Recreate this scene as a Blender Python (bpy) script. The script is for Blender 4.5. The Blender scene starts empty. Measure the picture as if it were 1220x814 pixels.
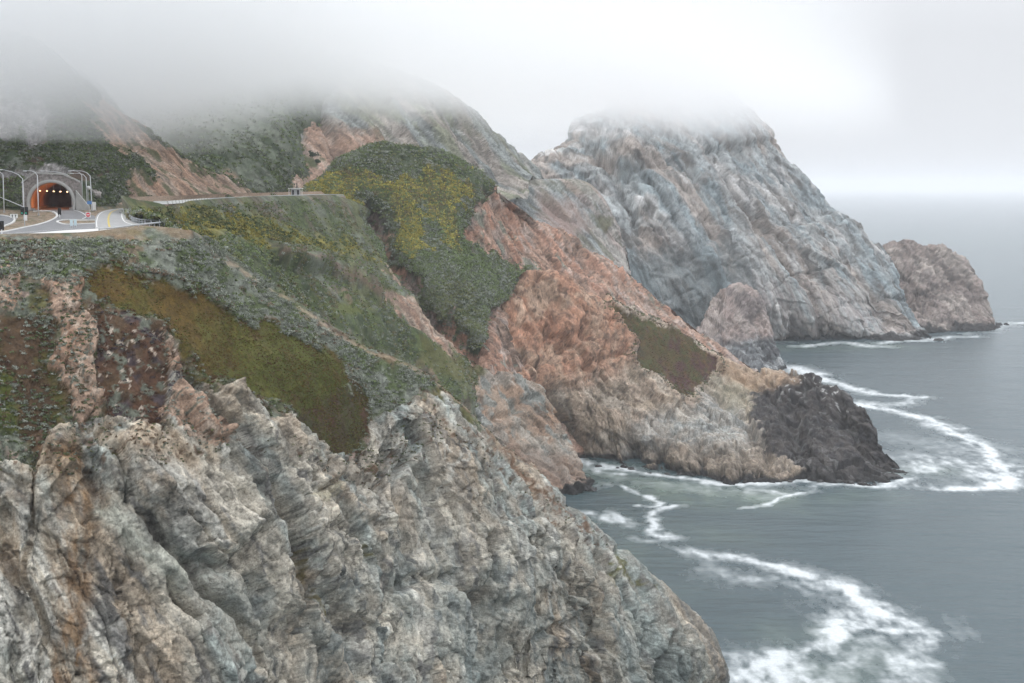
import bpy, math, random, time
import numpy as np
T0 = time.time()
rng = np.random.default_rng(7)
random.seed(7)
F32 = np.float32

# ------------------------------------------------------------------ noise
_perm = rng.permutation(256).astype(np.int32)
_grad = rng.normal(size=(256, 3)).astype(F32)
_grad /= np.linalg.norm(_grad, axis=1, keepdims=True)
_j = rng.random((256, 3)).astype(F32)
_rv = rng.normal(size=(256, 3)).astype(F32)
_rv /= np.linalg.norm(_rv, axis=1, keepdims=True)
_ro = rng.random(256).astype(F32)

def _h(i, j, k):
    return _perm[(_perm[(_perm[i & 255] + j) & 255] + k) & 255]

from concurrent.futures import ThreadPoolExecutor
_pool = ThreadPoolExecutor(4)
def _chunks(fn, p, n=32768):
    p = np.ascontiguousarray(p, F32)
    if len(p) <= n: return fn(p)
    parts = list(_pool.map(fn, [p[i:i + n] for i in range(0, len(p), n)]))
    if isinstance(parts[0], tuple): return tuple(np.concatenate(q) for q in zip(*parts))
    return np.concatenate(parts)

def _perlin(p):
    fl = np.floor(p)
    i = fl.astype(np.int32)
    f = p - fl
    u = f * f * f * (f * (f * 6 - 15) + 10)
    out = np.zeros(len(p), F32)
    X = (_perm[i[:, 0] & 255], _perm[(i[:, 0] + 1) & 255])
    for a in (0, 1):
        wa = u[:, 0] if a else 1 - u[:, 0]; fx = f[:, 0] - a
        for b in (0, 1):
            wb = wa * (u[:, 1] if b else 1 - u[:, 1]); fy = f[:, 1] - b
            XY = _perm[(X[a] + i[:, 1] + b) & 255]
            for c in (0, 1):
                wc = wb * (u[:, 2] if c else 1 - u[:, 2])
                g = _grad[_perm[(XY + i[:, 2] + c) & 255]]
                out += wc * (g[:, 0] * fx + g[:, 1] * fy + g[:, 2] * (f[:, 2] - c))
    return out * F32(1.7)
def perlin(p): return _chunks(_perlin, p)

def fbm(p, n=4, lac=2.1, gain=0.5):
    a, s, tot = 1.0, 0, 0
    p = np.asarray(p, F32)
    for k in range(n):
        s = s + a * perlin(p + 17.3 * k)
        tot += a
        a *= gain
        p = p * lac
    return s / tot

def worley(p):
    """F1, F2, tilted-facet value and a random number per cell"""
    return _chunks(_worley, p)
def _worley(p):
    i = np.floor(p).astype(np.int32)
    n = len(p)
    f1 = np.full(n, 9, F32); f2 = np.full(n, 9, F32); fac = np.zeros(n, F32); rid = np.zeros(n, F32)
    for a in (-1, 0, 1):
        for b in (-1, 0, 1):
            for c in (-1, 0, 1):
                I = i[:, 0] + a; J = i[:, 1] + b; K = i[:, 2] + c
                h = _h(I, J, K)
                jj = _j[h]
                dx = p[:, 0] - I.astype(F32) - jj[:, 0]; dy = p[:, 1] - J.astype(F32) - jj[:, 1]; dz = p[:, 2] - K.astype(F32) - jj[:, 2]
                d = np.sqrt(dx * dx + dy * dy + dz * dz)
                m = d < f1
                f2 = np.where(m, f1, np.minimum(f2, d))
                rv = _rv[h]
                v = (rv[:, 0] * dx + rv[:, 1] * dy + rv[:, 2] * dz + (_ro[h] - F32(0.5)) * F32(0.7)).astype(F32)
                fac = np.where(m, v, fac)
                rid = np.where(m, _ro[h], rid)
                f1 = np.where(m, d, f1)
    return f1, f2, fac, rid

def sstep(a, b, x):
    t = np.clip((x - a) / (b - a), 0, 1)
    return t * t * (3 - 2 * t)

# ------------------------------------------------------------------ camera and survey helpers
W0, H0, FPX = 1220.0, 814.0, 1694.0
CAMH = 125.0
HORIZON = 222.0
PITCH = math.atan((407.0 - HORIZON) / FPX)
_cp, _sp = math.cos(PITCH), math.sin(PITCH)

def at(px, py, D):
    """point at forward distance D seen in the direction of a photo pixel"""
    u = (px - 610.0) / FPX; v = (407.0 - py) / FPX
    dy = _cp + v * _sp; dz = -_sp + v * _cp
    k = D / dy
    return np.array([u * k, D, CAMH + dz * k])

def S(px, py, z=0.0):
    u = (px - 610.0) / FPX; v = (407.0 - py) / FPX
    dy = _cp + v * _sp; dz = -_sp + v * _cp
    k = (z - CAMH) / dz
    return np.array([u * k, dy * k, z])

def proj(P):
    """bearing and height of world points as seen from the survey station (photo pixels)"""
    x = P[:, 0]; y = P[:, 1]; z = P[:, 2] - CAMH
    f = y * _cp - z * _sp
    up = y * _sp + z * _cp
    f = np.maximum(f, 1.0)
    return 610 + FPX * x / f, 407 - FPX * up / f

# ------------------------------------------------------------------ scene helpers
SC = bpy.context.scene
COL = SC.collection

def tag(o, label=None, cat=None, group=None, kind=None):
    if label: o['label'] = label
    if cat: o['category'] = cat
    if group: o['group'] = group
    if kind: o['kind'] = kind
    return o

def mesh_np(name, V, Fq, mat=None, smooth=True, attrs=None, parent=None):
    """mesh from numpy verts and quads (or tris)"""
    me = bpy.data.meshes.new(name)
    V = np.ascontiguousarray(V, F32); Fq = np.ascontiguousarray(Fq, np.int32)
    k = Fq.shape[1]
    me.vertices.add(len(V)); me.vertices.foreach_set('co', V.ravel())
    me.loops.add(Fq.size); me.loops.foreach_set('vertex_index', Fq.ravel())
    me.polygons.add(len(Fq)); me.polygons.foreach_set('loop_start', np.arange(0, Fq.size, k, dtype=np.int32))
    if smooth:
        me.polygons.foreach_set('use_smooth', np.ones(len(Fq), bool))
    me.update(calc_edges=True)
    for nm, a in (attrs or {}).items():
        a = np.ascontiguousarray(a, F32)
        if a.ndim == 2:
            at_ = me.attributes.new(nm, 'FLOAT_COLOR', 'POINT')
            c = np.ones((len(V), 4), F32); c[:, :3] = a
            at_.data.foreach_set('color', c.ravel())
        else:
            at_ = me.attributes.new(nm, 'FLOAT', 'POINT')
            at_.data.foreach_set('value', a.ravel())
    if mat: me.materials.append(mat)
    o = bpy.data.objects.new(name, me); COL.objects.link(o)
    if parent: o.parent = parent
    return o

class MB:
    """collects boxes, tubes and prisms into ONE mesh"""
    def __init__(s): s.v = []; s.f = []
    def add(s, vs, fs):
        b = len(s.v); s.v += [tuple(map(float, p)) for p in vs]; s.f += [tuple(i + b for i in f) for f in fs]
    def box(s, c, d, rz=0.0, taper=1.0):
        hx, hy, hz = d[0] / 2, d[1] / 2, d[2] / 2
        vs = []
        for z in (-1, 1):
            t = taper if z > 0 else 1
            for x, y in ((-1, -1), (1, -1), (1, 1), (-1, 1)):
                X, Y = x * hx * t, y * hy * t
                vs.append((c[0] + X * math.cos(rz) - Y * math.sin(rz), c[1] + X * math.sin(rz) + Y * math.cos(rz), c[2] + z * hz))
        s.add(vs, [(0, 3, 2, 1), (4, 5, 6, 7), (0, 1, 5, 4), (1, 2, 6, 5), (2, 3, 7, 6), (3, 0, 4, 7)])
    def tube(s, pts, r, n=8, caps=True):
        pts = [np.array(p, float) for p in pts]
        rs = r if isinstance(r, (list, tuple)) else [r] * len(pts)
        b = len(s.v)
        for i, p in enumerate(pts):
            t = (pts[min(i + 1, len(pts) - 1)] - pts[max(i - 1, 0)]); t /= np.linalg.norm(t) + 1e-9
            a = np.array([0, 0, 1.0]) if abs(t[2]) < .9 else np.array([0, 1.0, 0])
            e1 = np.cross(t, a); e1 /= np.linalg.norm(e1); e2 = np.cross(t, e1)
            for k in range(n):
                w = 2 * math.pi * k / n
                q = p + rs[i] * (math.cos(w) * e1 + math.sin(w) * e2)
                s.v.append(tuple(q))
        for i in range(len(pts) - 1):
            for k in range(n):
                a0 = b + i * n + k; a1 = b + i * n + (k + 1) % n
                s.f.append((a0, a1, a1 + n, a0 + n))
        if caps:
            s.f.append(tuple(b + k for k in range(n))[::-1]); e = b + (len(pts) - 1) * n
            s.f.append(tuple(e + k for k in range(n)))
    def build(s, name, mat, parent=None, smooth=False, bevel=0.0):
        me = bpy.data.meshes.new(name); me.from_pydata(s.v, [], s.f); me.validate(); me.update()
        if smooth:
            for p in me.polygons: p.use_smooth = True
        me.materials.append(mat)
        o = bpy.data.objects.new(name, me); COL.objects.link(o)
        if parent: o.parent = parent
        if bevel:
            m = o.modifiers.new('bevel', 'BEVEL'); m.width = bevel; m.segments = 2; m.limit_method = 'ANGLE'
        return o

def empty(name, loc, rz=0.0, **k):
    o = bpy.data.objects.new(name, None); COL.objects.link(o)
    o.location = [float(c) for c in loc]; o.rotation_euler = (0, 0, rz); o.empty_display_size = .3
    tag(o, **k); return o

def copy_tree(o, parent=None):
    c = o.copy(); COL.objects.link(c)
    if parent: c.parent = parent
    for ch in list(o.children): copy_tree(ch, c)
    return c

# ------------------------------------------------------------------ lofted landforms
def _resample(P, n):
    d = np.r_[0, np.cumsum(np.linalg.norm(np.diff(P[:, :], axis=0), axis=1))]
    return d

def cr(P, t):
    """Catmull-Rom (centripetal-ish, tension .5) of control rows P (k,...) at params t in [0,k-1]"""
    k = len(P)
    i = np.clip(np.floor(t).astype(int), 0, k - 2); f = (t - i)
    sh = (-1,) + (1,) * (P.ndim - 1)
    f = f.reshape(sh)
    p0 = P[np.maximum(i - 1, 0)]; p1 = P[i]; p2 = P[i + 1]; p3 = P[np.minimum(i + 2, k - 1)]
    m1 = (p2 - p0) * .5; m2 = (p3 - p1) * .5
    # limit tangents so that unequal spacing does not overshoot
    seg = p2 - p1
    L = np.sqrt((seg ** 2).sum(-1, keepdims=True)) + 1e-6
    for m in (m1, m2):
        lm = np.sqrt((m ** 2).sum(-1, keepdims=True)) + 1e-6
        m *= np.minimum(1, 1.1 * L / lm)
    f2 = f * f; f3 = f2 * f
    return (2 * f3 - 3 * f2 + 1) * p1 + (f3 - 2 * f2 + f) * m1 + (-2 * f3 + 3 * f2) * p2 + (f3 - f2) * m2

def row_px(row):
    out = []
    for r in row:
        out.append(np.asarray(r, float) if isinstance(r, np.ndarray) else at(*r))
    return np.array(out)

def loft(rows, spacing, back=(), left=None, right=None, ncol=None, maxcol=1400):
    """rows: polylines top to bottom. back: list of world offsets put behind the first row."""
    R = [row_px(r) for r in rows]
    R = [R[0] + np.array(b, float) for b in reversed(back)] + R
    M = 160
    rs = []
    for P in R:
        qx, qy = proj(P)
        d = np.r_[0, np.cumsum(np.hypot(np.diff(qx), np.diff(qy)) + 1e-3)]
        d /= d[-1]
        t = np.interp(np.linspace(0, 1, M), d, np.arange(len(P)))
        rs.append(cr(P, t))
    G = np.array(rs)                                   # rows x M x 3
    if left is not None: G = np.concatenate([G[:, :1] + np.array(left, float), G], 1)
    if right is not None: G = np.concatenate([G, G[:, -1:] + np.array(right, float)], 1)
    # fine columns
    qx, qy = proj(G.reshape(-1, 3)); qx = qx.reshape(G.shape[:2]); qy = qy.reshape(G.shape[:2])
    vis = [i for i in range(len(R)) if i >= len(back)]
    dl = np.hypot(np.diff(qx[vis], axis=1), np.diff(qy[vis], axis=1))
    wd = np.linalg.norm(np.diff(G[vis], axis=1), axis=2)
    L = dl.max(0) * .5 + dl.mean(0) * .5 + wd.mean(0) * .2
    d = np.r_[0, np.cumsum(L)]
    nc = ncol or int(min(maxcol, d[-1] / spacing))
    t = np.interp(np.linspace(0, d[-1], nc), d, np.arange(G.shape[1]))
    i = np.minimum(t.astype(int), G.shape[1] - 2); f = (t - i)[None, :, None]
    Gc = G[:, i] * (1 - f) + G[:, i + 1] * f
    # fine rows
    qx, qy = proj(Gc.reshape(-1, 3)); qx = qx.reshape(Gc.shape[:2]); qy = qy.reshape(Gc.shape[:2])
    ts = []
    for r in range(len(Gc) - 1):
        g = np.hypot(np.diff(qx[r:r + 2], axis=0), np.diff(qy[r:r + 2], axis=0))[0]
        seen = (qy[r] < 830) & (qx[r] > -20) & (qx[r] < 1240)
        w = np.percentile(g[seen], 80) if seen.sum() > 20 else g.mean() / 8
        if r < len(back): w = max(w * .5, 6 * spacing)
        n = int(max(3, min(420, w / spacing)))
        ts.append(r + np.arange(n) / n)
    ts = np.concatenate(ts + [[len(Gc) - 1.0]])
    V = cr(Gc, ts)
    global BACK
    bk = np.clip((len(back) - ts), 0, None)
    crest = cr(Gc, np.array([float(len(back))]))
    BACK = (np.linalg.norm(V - crest, axis=2) * (bk > 0)[:, None]).ravel().astype(F32)   # metres behind the crest
    return V                                            # nr x nc x 3

def grid_faces(nr, nc):
    a = np.arange(nr * nc, dtype=np.int32).reshape(nr, nc)
    return np.stack([a[1:, :-1], a[1:, 1:], a[:-1, 1:], a[:-1, :-1]], -1).reshape(-1, 4)

def grid_normals(V):
    du = np.gradient(V, axis=1); dv = np.gradient(V, axis=0)
    n = np.cross(dv, du)
    n = n / (np.linalg.norm(n, axis=-1, keepdims=True) + 1e-9)
    return n

def seg_dist(X, Y, poly, closed=False):
    XY = np.stack([X, Y], -1).astype(F32)
    return _chunks(lambda q: _seg_dist(q[:, 0], q[:, 1], poly, closed), XY, 65536)
def _seg_dist(X, Y, poly, closed=False):
    P = list(poly) + ([poly[0]] if closed else [])
    best = np.full(len(X), 1e9, F32)
    for (x0, y0), (x1, y1) in zip(P[:-1], P[1:]):
        dx, dy = x1 - x0, y1 - y0
        t = np.clip(((X - x0) * dx + (Y - y0) * dy) / (dx * dx + dy * dy + 1e-9), 0, 1)
        best = np.minimum(best, np.hypot(X - x0 - t * dx, Y - y0 - t * dy))
    return best

def inside(X, Y, poly):
    c = np.zeros(len(X), bool)
    n = len(poly)
    for i in range(n):
        x0, y0 = poly[i]; x1, y1 = poly[(i + 1) % n]
        if y0 == y1: continue
        m = ((y0 > Y) != (y1 > Y)) & (X < (x1 - x0) * (Y - y0) / (y1 - y0) + x0)
        c ^= m
    return c

def region(X, Y, poly, soft=4.0):
    """1 inside the outline, 0 outside"""
    d = seg_dist(X, Y, poly, True)
    s = np.where(inside(X, Y, poly), d, -d)
    return sstep(-soft, soft, s)

def mix(a, b, t):
    t = np.asarray(t)[:, None]
    return a * (1 - t) + np.asarray(b, F32) * t
# ------------------------------------------------------------------ ground plane of the terrace, shared helpers
_z0 = at(0, 288, 214)[2]; _z1 = at(62, 250, 332)[2]
KS = (_z1 - _z0) / (332 - 214)
def zp(D): return _z0 + KS * (D - 214)
def G(px, py, dz=0.0):
    """point of the terrace seen in the direction of a photo pixel"""
    a = at(px, py, 1000.0); s = (a[2] - CAMH) / 1000.0
    D = (_z0 - KS * 214 - CAMH + dz) / (s - KS)
    return at(px, py, D)

_tr = math.radians(14)
TUN = dict(o=G(62, 250.3), ax=np.array([math.cos(_tr), math.sin(_tr), 0]), ay=np.array([-math.sin(_tr), math.cos(_tr), 0]), w=9.4, h=6.25, rz=_tr)

# ------------------------------------------------------------------ materials
MAT = {}
def newmat(name):
    m = bpy.data.materials.new(name); m.use_nodes = True
    nt = m.node_tree; nt.nodes.clear()
    out = nt.nodes.new('ShaderNodeOutputMaterial'); b = nt.nodes.new('ShaderNodeBsdfPrincipled')
    nt.links.new(b.outputs[0], out.inputs[0])
    return m, nt, b, out
def N_(nt, t, **k):
    n = nt.nodes.new(t)
    for a, v in k.items():
        if a in n.inputs: n.inputs[a].default_value = v
        else: setattr(n, a, v)
    return n
def noise(nt, vec, scale, detail=4, rough=.6):
    n = nt.nodes.new('ShaderNodeTexNoise'); n.inputs['Scale'].default_value = scale; n.inputs['Detail'].default_value = detail; n.inputs['Roughness'].default_value = rough
    nt.links.new(vec, n.inputs['Vector']); return n.outputs['Fac']
def maprange(nt, v, a, b, c, d):
    n = nt.nodes.new('ShaderNodeMapRange'); n.inputs[1].default_value = a; n.inputs[2].default_value = b; n.inputs[3].default_value = c; n.inputs[4].default_value = d
    nt.links.new(v, n.inputs[0]); return n.outputs[0]
def math_(nt, op, a, b=None):
    n = nt.nodes.new('ShaderNodeMath'); n.operation = op
    for i, v in enumerate((a, b)):
        if v is None: continue
        if isinstance(v, (int, float)): n.inputs[i].default_value = v
        else: nt.links.new(v, n.inputs[i])
    return n.outputs[0]

def terrain_mat():
    m, nt, b, out = newmat('terrain')
    g = N_(nt, 'ShaderNodeNewGeometry'); pos = g.outputs['Position']
    at_ = N_(nt, 'ShaderNodeAttribute', attribute_name='Col'); vg = N_(nt, 'ShaderNodeAttribute', attribute_name='veg')
    n1 = noise(nt, pos, 3.2, 5, .7); n2 = noise(nt, pos, .55, 6, .65)
    # stretched grain and thin joints of the rock
    mp = N_(nt, 'ShaderNodeMapping'); mp.inputs['Rotation'].default_value = (.3, .45, .2); mp.inputs['Scale'].default_value = (1, 1, .75)
    nt.links.new(pos, mp.inputs[0])
    n3 = noise(nt, mp.outputs[0], 1.3, 8, .7)
    vo = N_(nt, 'ShaderNodeTexVoronoi', feature='DISTANCE_TO_EDGE'); vo.inputs['Scale'].default_value = .8
    wv = N_(nt, 'ShaderNodeVectorMath', operation='MULTIPLY_ADD'); nt.links.new(mp.outputs[0], wv.inputs[2])
    nz = N_(nt, 'ShaderNodeTexNoise'); nz.inputs['Scale'].default_value = .9; nz.inputs['Detail'].default_value = 5; nt.links.new(pos, nz.inputs['Vector'])
    nt.links.new(nz.outputs['Color'], wv.inputs[0]); wv.inputs[1].default_value = (2.2, 2.2, 2.2)
    nt.links.new(wv.outputs[0], vo.inputs['Vector'])
    cr_ = maprange(nt, vo.outputs['Distance'], 0, .07, 0, 1)
    f = math_(nt, 'ADD', maprange(nt, n1, .3, .7, -.36, .36), maprange(nt, n3, .3, .7, -.34, .34))
    f = math_(nt, 'MULTIPLY', math_(nt, 'ADD', f, 1.0), .90)
    mul = N_(nt, 'ShaderNodeVectorMath', operation='SCALE'); nt.links.new(at_.outputs['Color'], mul.inputs[0]); nt.links.new(f, mul.inputs['Scale'])
    nt.links.new(mul.outputs[0], b.inputs['Base Color'])
    b.inputs['Roughness'].default_value = .88; b.inputs['Specular IOR Level'].default_value = .25
    inv = math_(nt, 'SUBTRACT', 1.0, vg.outputs['Fac'])
    h = math_(nt, 'ADD', math_(nt, 'MULTIPLY', n1, .20), math_(nt, 'MULTIPLY', n3, .60))
    h = math_(nt, 'ADD', h, math_(nt, 'MULTIPLY', math_(nt, 'MULTIPLY', cr_, .22), inv))
    bp = N_(nt, 'ShaderNodeBump'); bp.inputs['Strength'].default_value = .8; bp.inputs['Distance'].default_value = .55
    nt.links.new(h, bp.inputs['Height']); nt.links.new(bp.outputs[0], b.inputs['Normal'])
    return m
MAT['terrain'] = terrain_mat()

def plain(name, col, rough=.7, metal=0.0, var=.12, scale=1.5, emit=None, bump=.0):
    m, nt, b, out = newmat(name)
    g = N_(nt, 'ShaderNodeTexCoord'); pos = g.outputs['Object']
    n = noise(nt, pos, scale, 5, .65)
    f = maprange(nt, n, .3, .7, 1 - var, 1 + var)
    mul = N_(nt, 'ShaderNodeVectorMath', operation='SCALE'); mul.inputs[0].default_value = col; nt.links.new(f, mul.inputs['Scale'])
    nt.links.new(mul.outputs[0], b.inputs['Base Color'])
    b.inputs['Roughness'].default_value = rough; b.inputs['Metallic'].default_value = metal
    if emit: b.inputs['Emission Color'].default_value = (*emit[0], 1); b.inputs['Emission Strength'].default_value = emit[1]
    if bump:
        bp = N_(nt, 'ShaderNodeBump'); bp.inputs['Distance'].default_value = bump; nt.links.new(n, bp.inputs['Height']); nt.links.new(bp.outputs[0], b.inputs['Normal'])
    MAT[name] = m; return m
plain('asphalt', (.20, .20, .205), .85, var=.14, scale=.5)
plain('old_asphalt', (.36, .355, .35), .85, var=.12, scale=.4)
plain('concrete', (.42, .41, .39), .8, var=.12, scale=.8)
plain('bright_concrete', (.66, .65, .63), .8, var=.08, scale=.6)
plain('white_paint', (.78, .78, .76), .6, var=.05)
plain('yellow_paint', (.62, .48, .12), .6, var=.06)
plain('galvanised', (.50, .52, .54), .45, .6, var=.05)
plain('pole_paint', (.62, .63, .64), .5, .1, var=.04)
plain('black_paint', (.02, .022, .022), .5, var=.1)
plain('green_lens', (.02, .25, .18), .3, emit=((.05, .8, .55), .5))
plain('dark_lens', (.03, .02, .02), .3)
plain('red_paint', (.62, .06, .09), .5, var=.05)
plain('orange_paint', (.75, .30, .05), .5, var=.05)
plain('blue_paint', (.08, .22, .5), .5, var=.05)
plain('pale_blue_paint', (.55, .66, .70), .5, var=.05)
plain('stone', (.28, .25, .235), .9, var=.5, scale=1.6, bump=.4)
plain('boulder', (.46, .42, .40), .9, var=.35, scale=.9, bump=.5)
plain('wood', (.20, .16, .12), .8, var=.2, scale=3)
plain('wall_paint', (.42, .43, .44), .8, var=.1)
plain('dark_wall', (.03, .03, .035), .8)
plain('tunnel_lining', (.42, .30, .24), .6, var=.25, scale=.5)
plain('lamp_glass', (.9, .9, .9), .3, emit=((1.0, .60, .32), 12.0))
plain('leaf', (.10, .12, .06), .7, var=.3, scale=.8)
# ------------------------------------------------------------------ rock and colour recipes
def c3(*a): return np.array(a, F32)

GREY = c3(.49, .448, .37); TEAL = c3(.275, .32, .305); TAN = c3(.43, .345, .255); RUST = c3(.28, .165, .09)
PALE = c3(.55, .53, .47); DARKR = c3(.085, .085, .085); ORANGE = c3(.40, .27, .20); PINK = c3(.42, .315, .26)
BLUEG = c3(.33, .365, .375); LILAC = c3(.36, .31, .30); DIRT = c3(.38, .275, .21)
SAGE = c3(.165, .180, .140); SAGE2 = c3(.26, .275, .23); SCRUB = c3(.078, .100, .042); SCRUBD = c3(.042, .060, .028)
YEL = c3(.225, .195, .045); OLIVE = c3(.095, .088, .025); ICEG = c3(.075, .09, .018); ICER = c3(.078, .038, .024); ICEP = c3(.052, .040, .046)
WETR = c3(.035, .033, .032)

def warpP(P, L, a):
    q = P / L
    return np.stack([perlin(q), perlin(q + 31.7), perlin(q + 77.1)], -1) * a

def joints(u, v, step, crack, width, seed):
    """slabs between parallel joints: every slab stands a little prouder or deeper, with an open crack between"""
    i = np.floor(u).astype(np.int32); f = u - i
    h0 = _ro[(i * 7 + seed) & 255]; h1 = _ro[((i + 1) * 7 + seed) & 255]
    vary = .55 + .45 * np.sin(v * 1.7 + h0 * 40)
    edge = sstep(1 - width * 1.6, 1, f)
    off = (h0 * (1 - edge) + h1 * edge - .5) * step
    gap = np.minimum(f, 1 - f)
    return off - np.exp(-(gap / width) ** 2) * crack * np.where(f < .5, _ro[(i * 13 + seed) & 255], _ro[((i + 1) * 13 + seed) & 255]) * vary

KZ = 0.0
def rock_relief(P, s, k, zs=.8, amp=1.0, crack=1.0, fine=1.0, N=None):
    """joint-bounded slabs, tilted facets and open cracks. s: size of the main blocks in metres, k: lean of the strata"""
    x, y, z = P[:, 0], P[:, 1], P[:, 2]
    w1 = fbm(P / (s * 2.2) + 3, 4); w2 = fbm(P / (s * 2.2) + 71, 4); w3 = fbm(P / (s * .5) + 11, 3)
    zk = z - np.float32(KZ)
    q = np.stack([x + k * zk, y, z * zs], -1)
    q = q + warpP(q, s * .5, s * .05)
    d = perlin(q / (s * 2.4)) * s * .10
    u = x + k * zk + .35 * y
    d = d + joints(u / (s * .95) + w1 * .55 + w3 * .05, z / s, s * .17, s * .15 * crack, .03, 5)
    d = d + joints((z - .55 * x + .25 * y) / (s * 1.15) + w2 * .55 + w3 * .06, x / s, s * .12, s * .09 * crack, .03, 9)
    f1, f2, fac, rid = worley(q / s)
    d = d + fac * s * .09
    e = f2 - f1
    if N is not None:                                  # the finer relief follows the faces of the coarse one
        P = P + N.reshape(-1, 3).astype(F32) * (d * amp)[:, None]
        x, y, z = P[:, 0], P[:, 1], P[:, 2]; zk = z - np.float32(KZ)
        q = np.stack([x + k * zk, y, z * zs], -1); q = q + warpP(q, s * .5, s * .05); u = x + k * zk + .35 * y
        w3 = fbm(P / (s * .5) + 11, 3)
    d = d + joints(u / (s * .27) + w1 * 1.2 + w2 * .4 + w3 * .14, z / s * 2, s * .035, s * .030 * crack, .07, 17)
    d = d + joints((z + .35 * x + .2 * y) / (s * .36) + w2 * 1.0 + w1 * .5 + w3 * .14, x / s * 2, s * .018, s * .018 * crack, .06, 23)
    w = warpP(P, s * .12, s * .008)
    g1, g2, gac, gid = worley((q + w) / (s * .34) + 9.1)
    d = d + gac * s * .34 * .17
    d = d - np.exp(-((g2 - g1) / .05) ** 2) * s * .022 * crack
    h1, h2, hac, hid = worley((q + w) * np.array([1.15, 1, .85], F32) / (s * .12) + 4.4)
    d = d + hac * s * .12 * .24 * fine - np.exp(-((h2 - h1) / .08) ** 2) * s * .010 * fine
    r = 1 - np.abs(fbm(q / (s * .2), 4 if s < 16 else 3, gain=.5))
    d = d + (r - .8) * s * .035 * fine
    return (d * amp).astype(F32), rid, gid, hid, e

def scrub_relief(P, L, a):
    f1, f2, fac, rid = worley(P * np.array([1, 1, 1], F32) / L)
    return ((.75 - f1) * a + fbm(P / L / 3, 2) * a).astype(F32), rid

def streaks(P, k, L, zs=.12, n=4):
    z = P[:, 2]
    q = np.stack([P[:, 0] + k * (z - np.float32(KZ)), P[:, 1], z * zs], -1)
    q = q + warpP(q, L * 3, L * .4)
    return fbm(q / L, n)

def rock_paint(P, base, others, L, k, rid, gid, hid):
    """others: list of (colour, threshold, softness, scale factor, streakiness)"""
    col = np.tile(base, (len(P), 1)).astype(F32)
    for n, (c, th, so, sc, st) in enumerate(others):
        v = streaks(P + 53.0 * n, k, L * sc, zs=st, n=5)
        col = mix(col, c, sstep(th - so, th + so, v + (gid - .5) * .12) * .85)
    m = 1 + (rid - .5) * .24 + (gid - .5) * .34 + (hid - .5) * .40
    fine = fbm(P / (L * .035), 3)
    m = m * (1 + fine * .55)
    # dark lichen and seepage streaks, pale scars; thin soil seams also paint in crack shade
    li = streaks(P + 400, k, L * .16, zs=.5, n=5)
    m = m * (1 - .42 * sstep(.10, .30, li)) * (1 + .25 * sstep(.16, .34, -li))
    vn = np.abs(streaks(P + 900, k, L * .22, zs=.6, n=4)); v2 = np.abs(fbm(P / (L * .15) + 33, 4))
    m = m * (1 - .50 * np.exp(-(vn / .018) ** 2)) * (1 - .40 * np.exp(-(v2 / .014) ** 2))
    return col * m[:, None]

def scrub_paint(P, base, others, L, rid):
    col = np.tile(base, (len(P), 1)).astype(F32)
    for n, (c, th, so, sc) in enumerate(others):
        v = fbm(P / (L * sc) + 13.0 * n, 5)
        col = mix(col, c, sstep(th - so, th + so, v) * .9)
    m = 1 + (rid - .5) * .55 + fbm(P / (L * .06), 3) * .5
    return col * m[:, None]

def jitter(P, X, Y, L, a):
    """ragged outlines: shift of the outline tests by world-space noise"""
    n1 = fbm(P / L, 5, gain=.62); n2 = fbm(P / L + 41, 5, gain=.62)
    return X + n1 * a, Y + n2 * a

def bend(P, X, Y, L, a):
    """gentler shift for the big gullies and ribs"""
    return X + fbm(P / L, 3, gain=.4) * a * 1.1, Y + fbm(P / L + 41, 3, gain=.4) * a * 1.1

def mixed_normals(N0, V, t=.2):
    N = N0 * (1 - t) + grid_normals(V) * t
    return N / np.linalg.norm(N, axis=-1, keepdims=True)

LAND = []
def finish(name, V, disp, col, veg, N=None, label=None):
    nr, nc = V.shape[:2]; print('  ', name, nr, nc)
    N = grid_normals(V) if N is None else N
    P = V.reshape(-1, 3) + N.reshape(-1, 3) * disp[:, None]
    LAND.append((name, V.shape, P.astype(F32)))
    o = mesh_np(name, P, grid_faces(nr, nc), MAT['terrain'], True, {'Col': np.clip(col, .004, .85), 'veg': veg})
    return tag(o, label=label, kind='structure')

def wet_band(P, col, h=1.7, amt=1.0, c=WETR):
    h = h * .55
    z = P[:, 2] + fbm(P / 6, 3) * h * 1.2
    return mix(col, c, (1 - sstep(h * .6, h * 1.5, z)) * amt)

Q = 1.5
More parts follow.
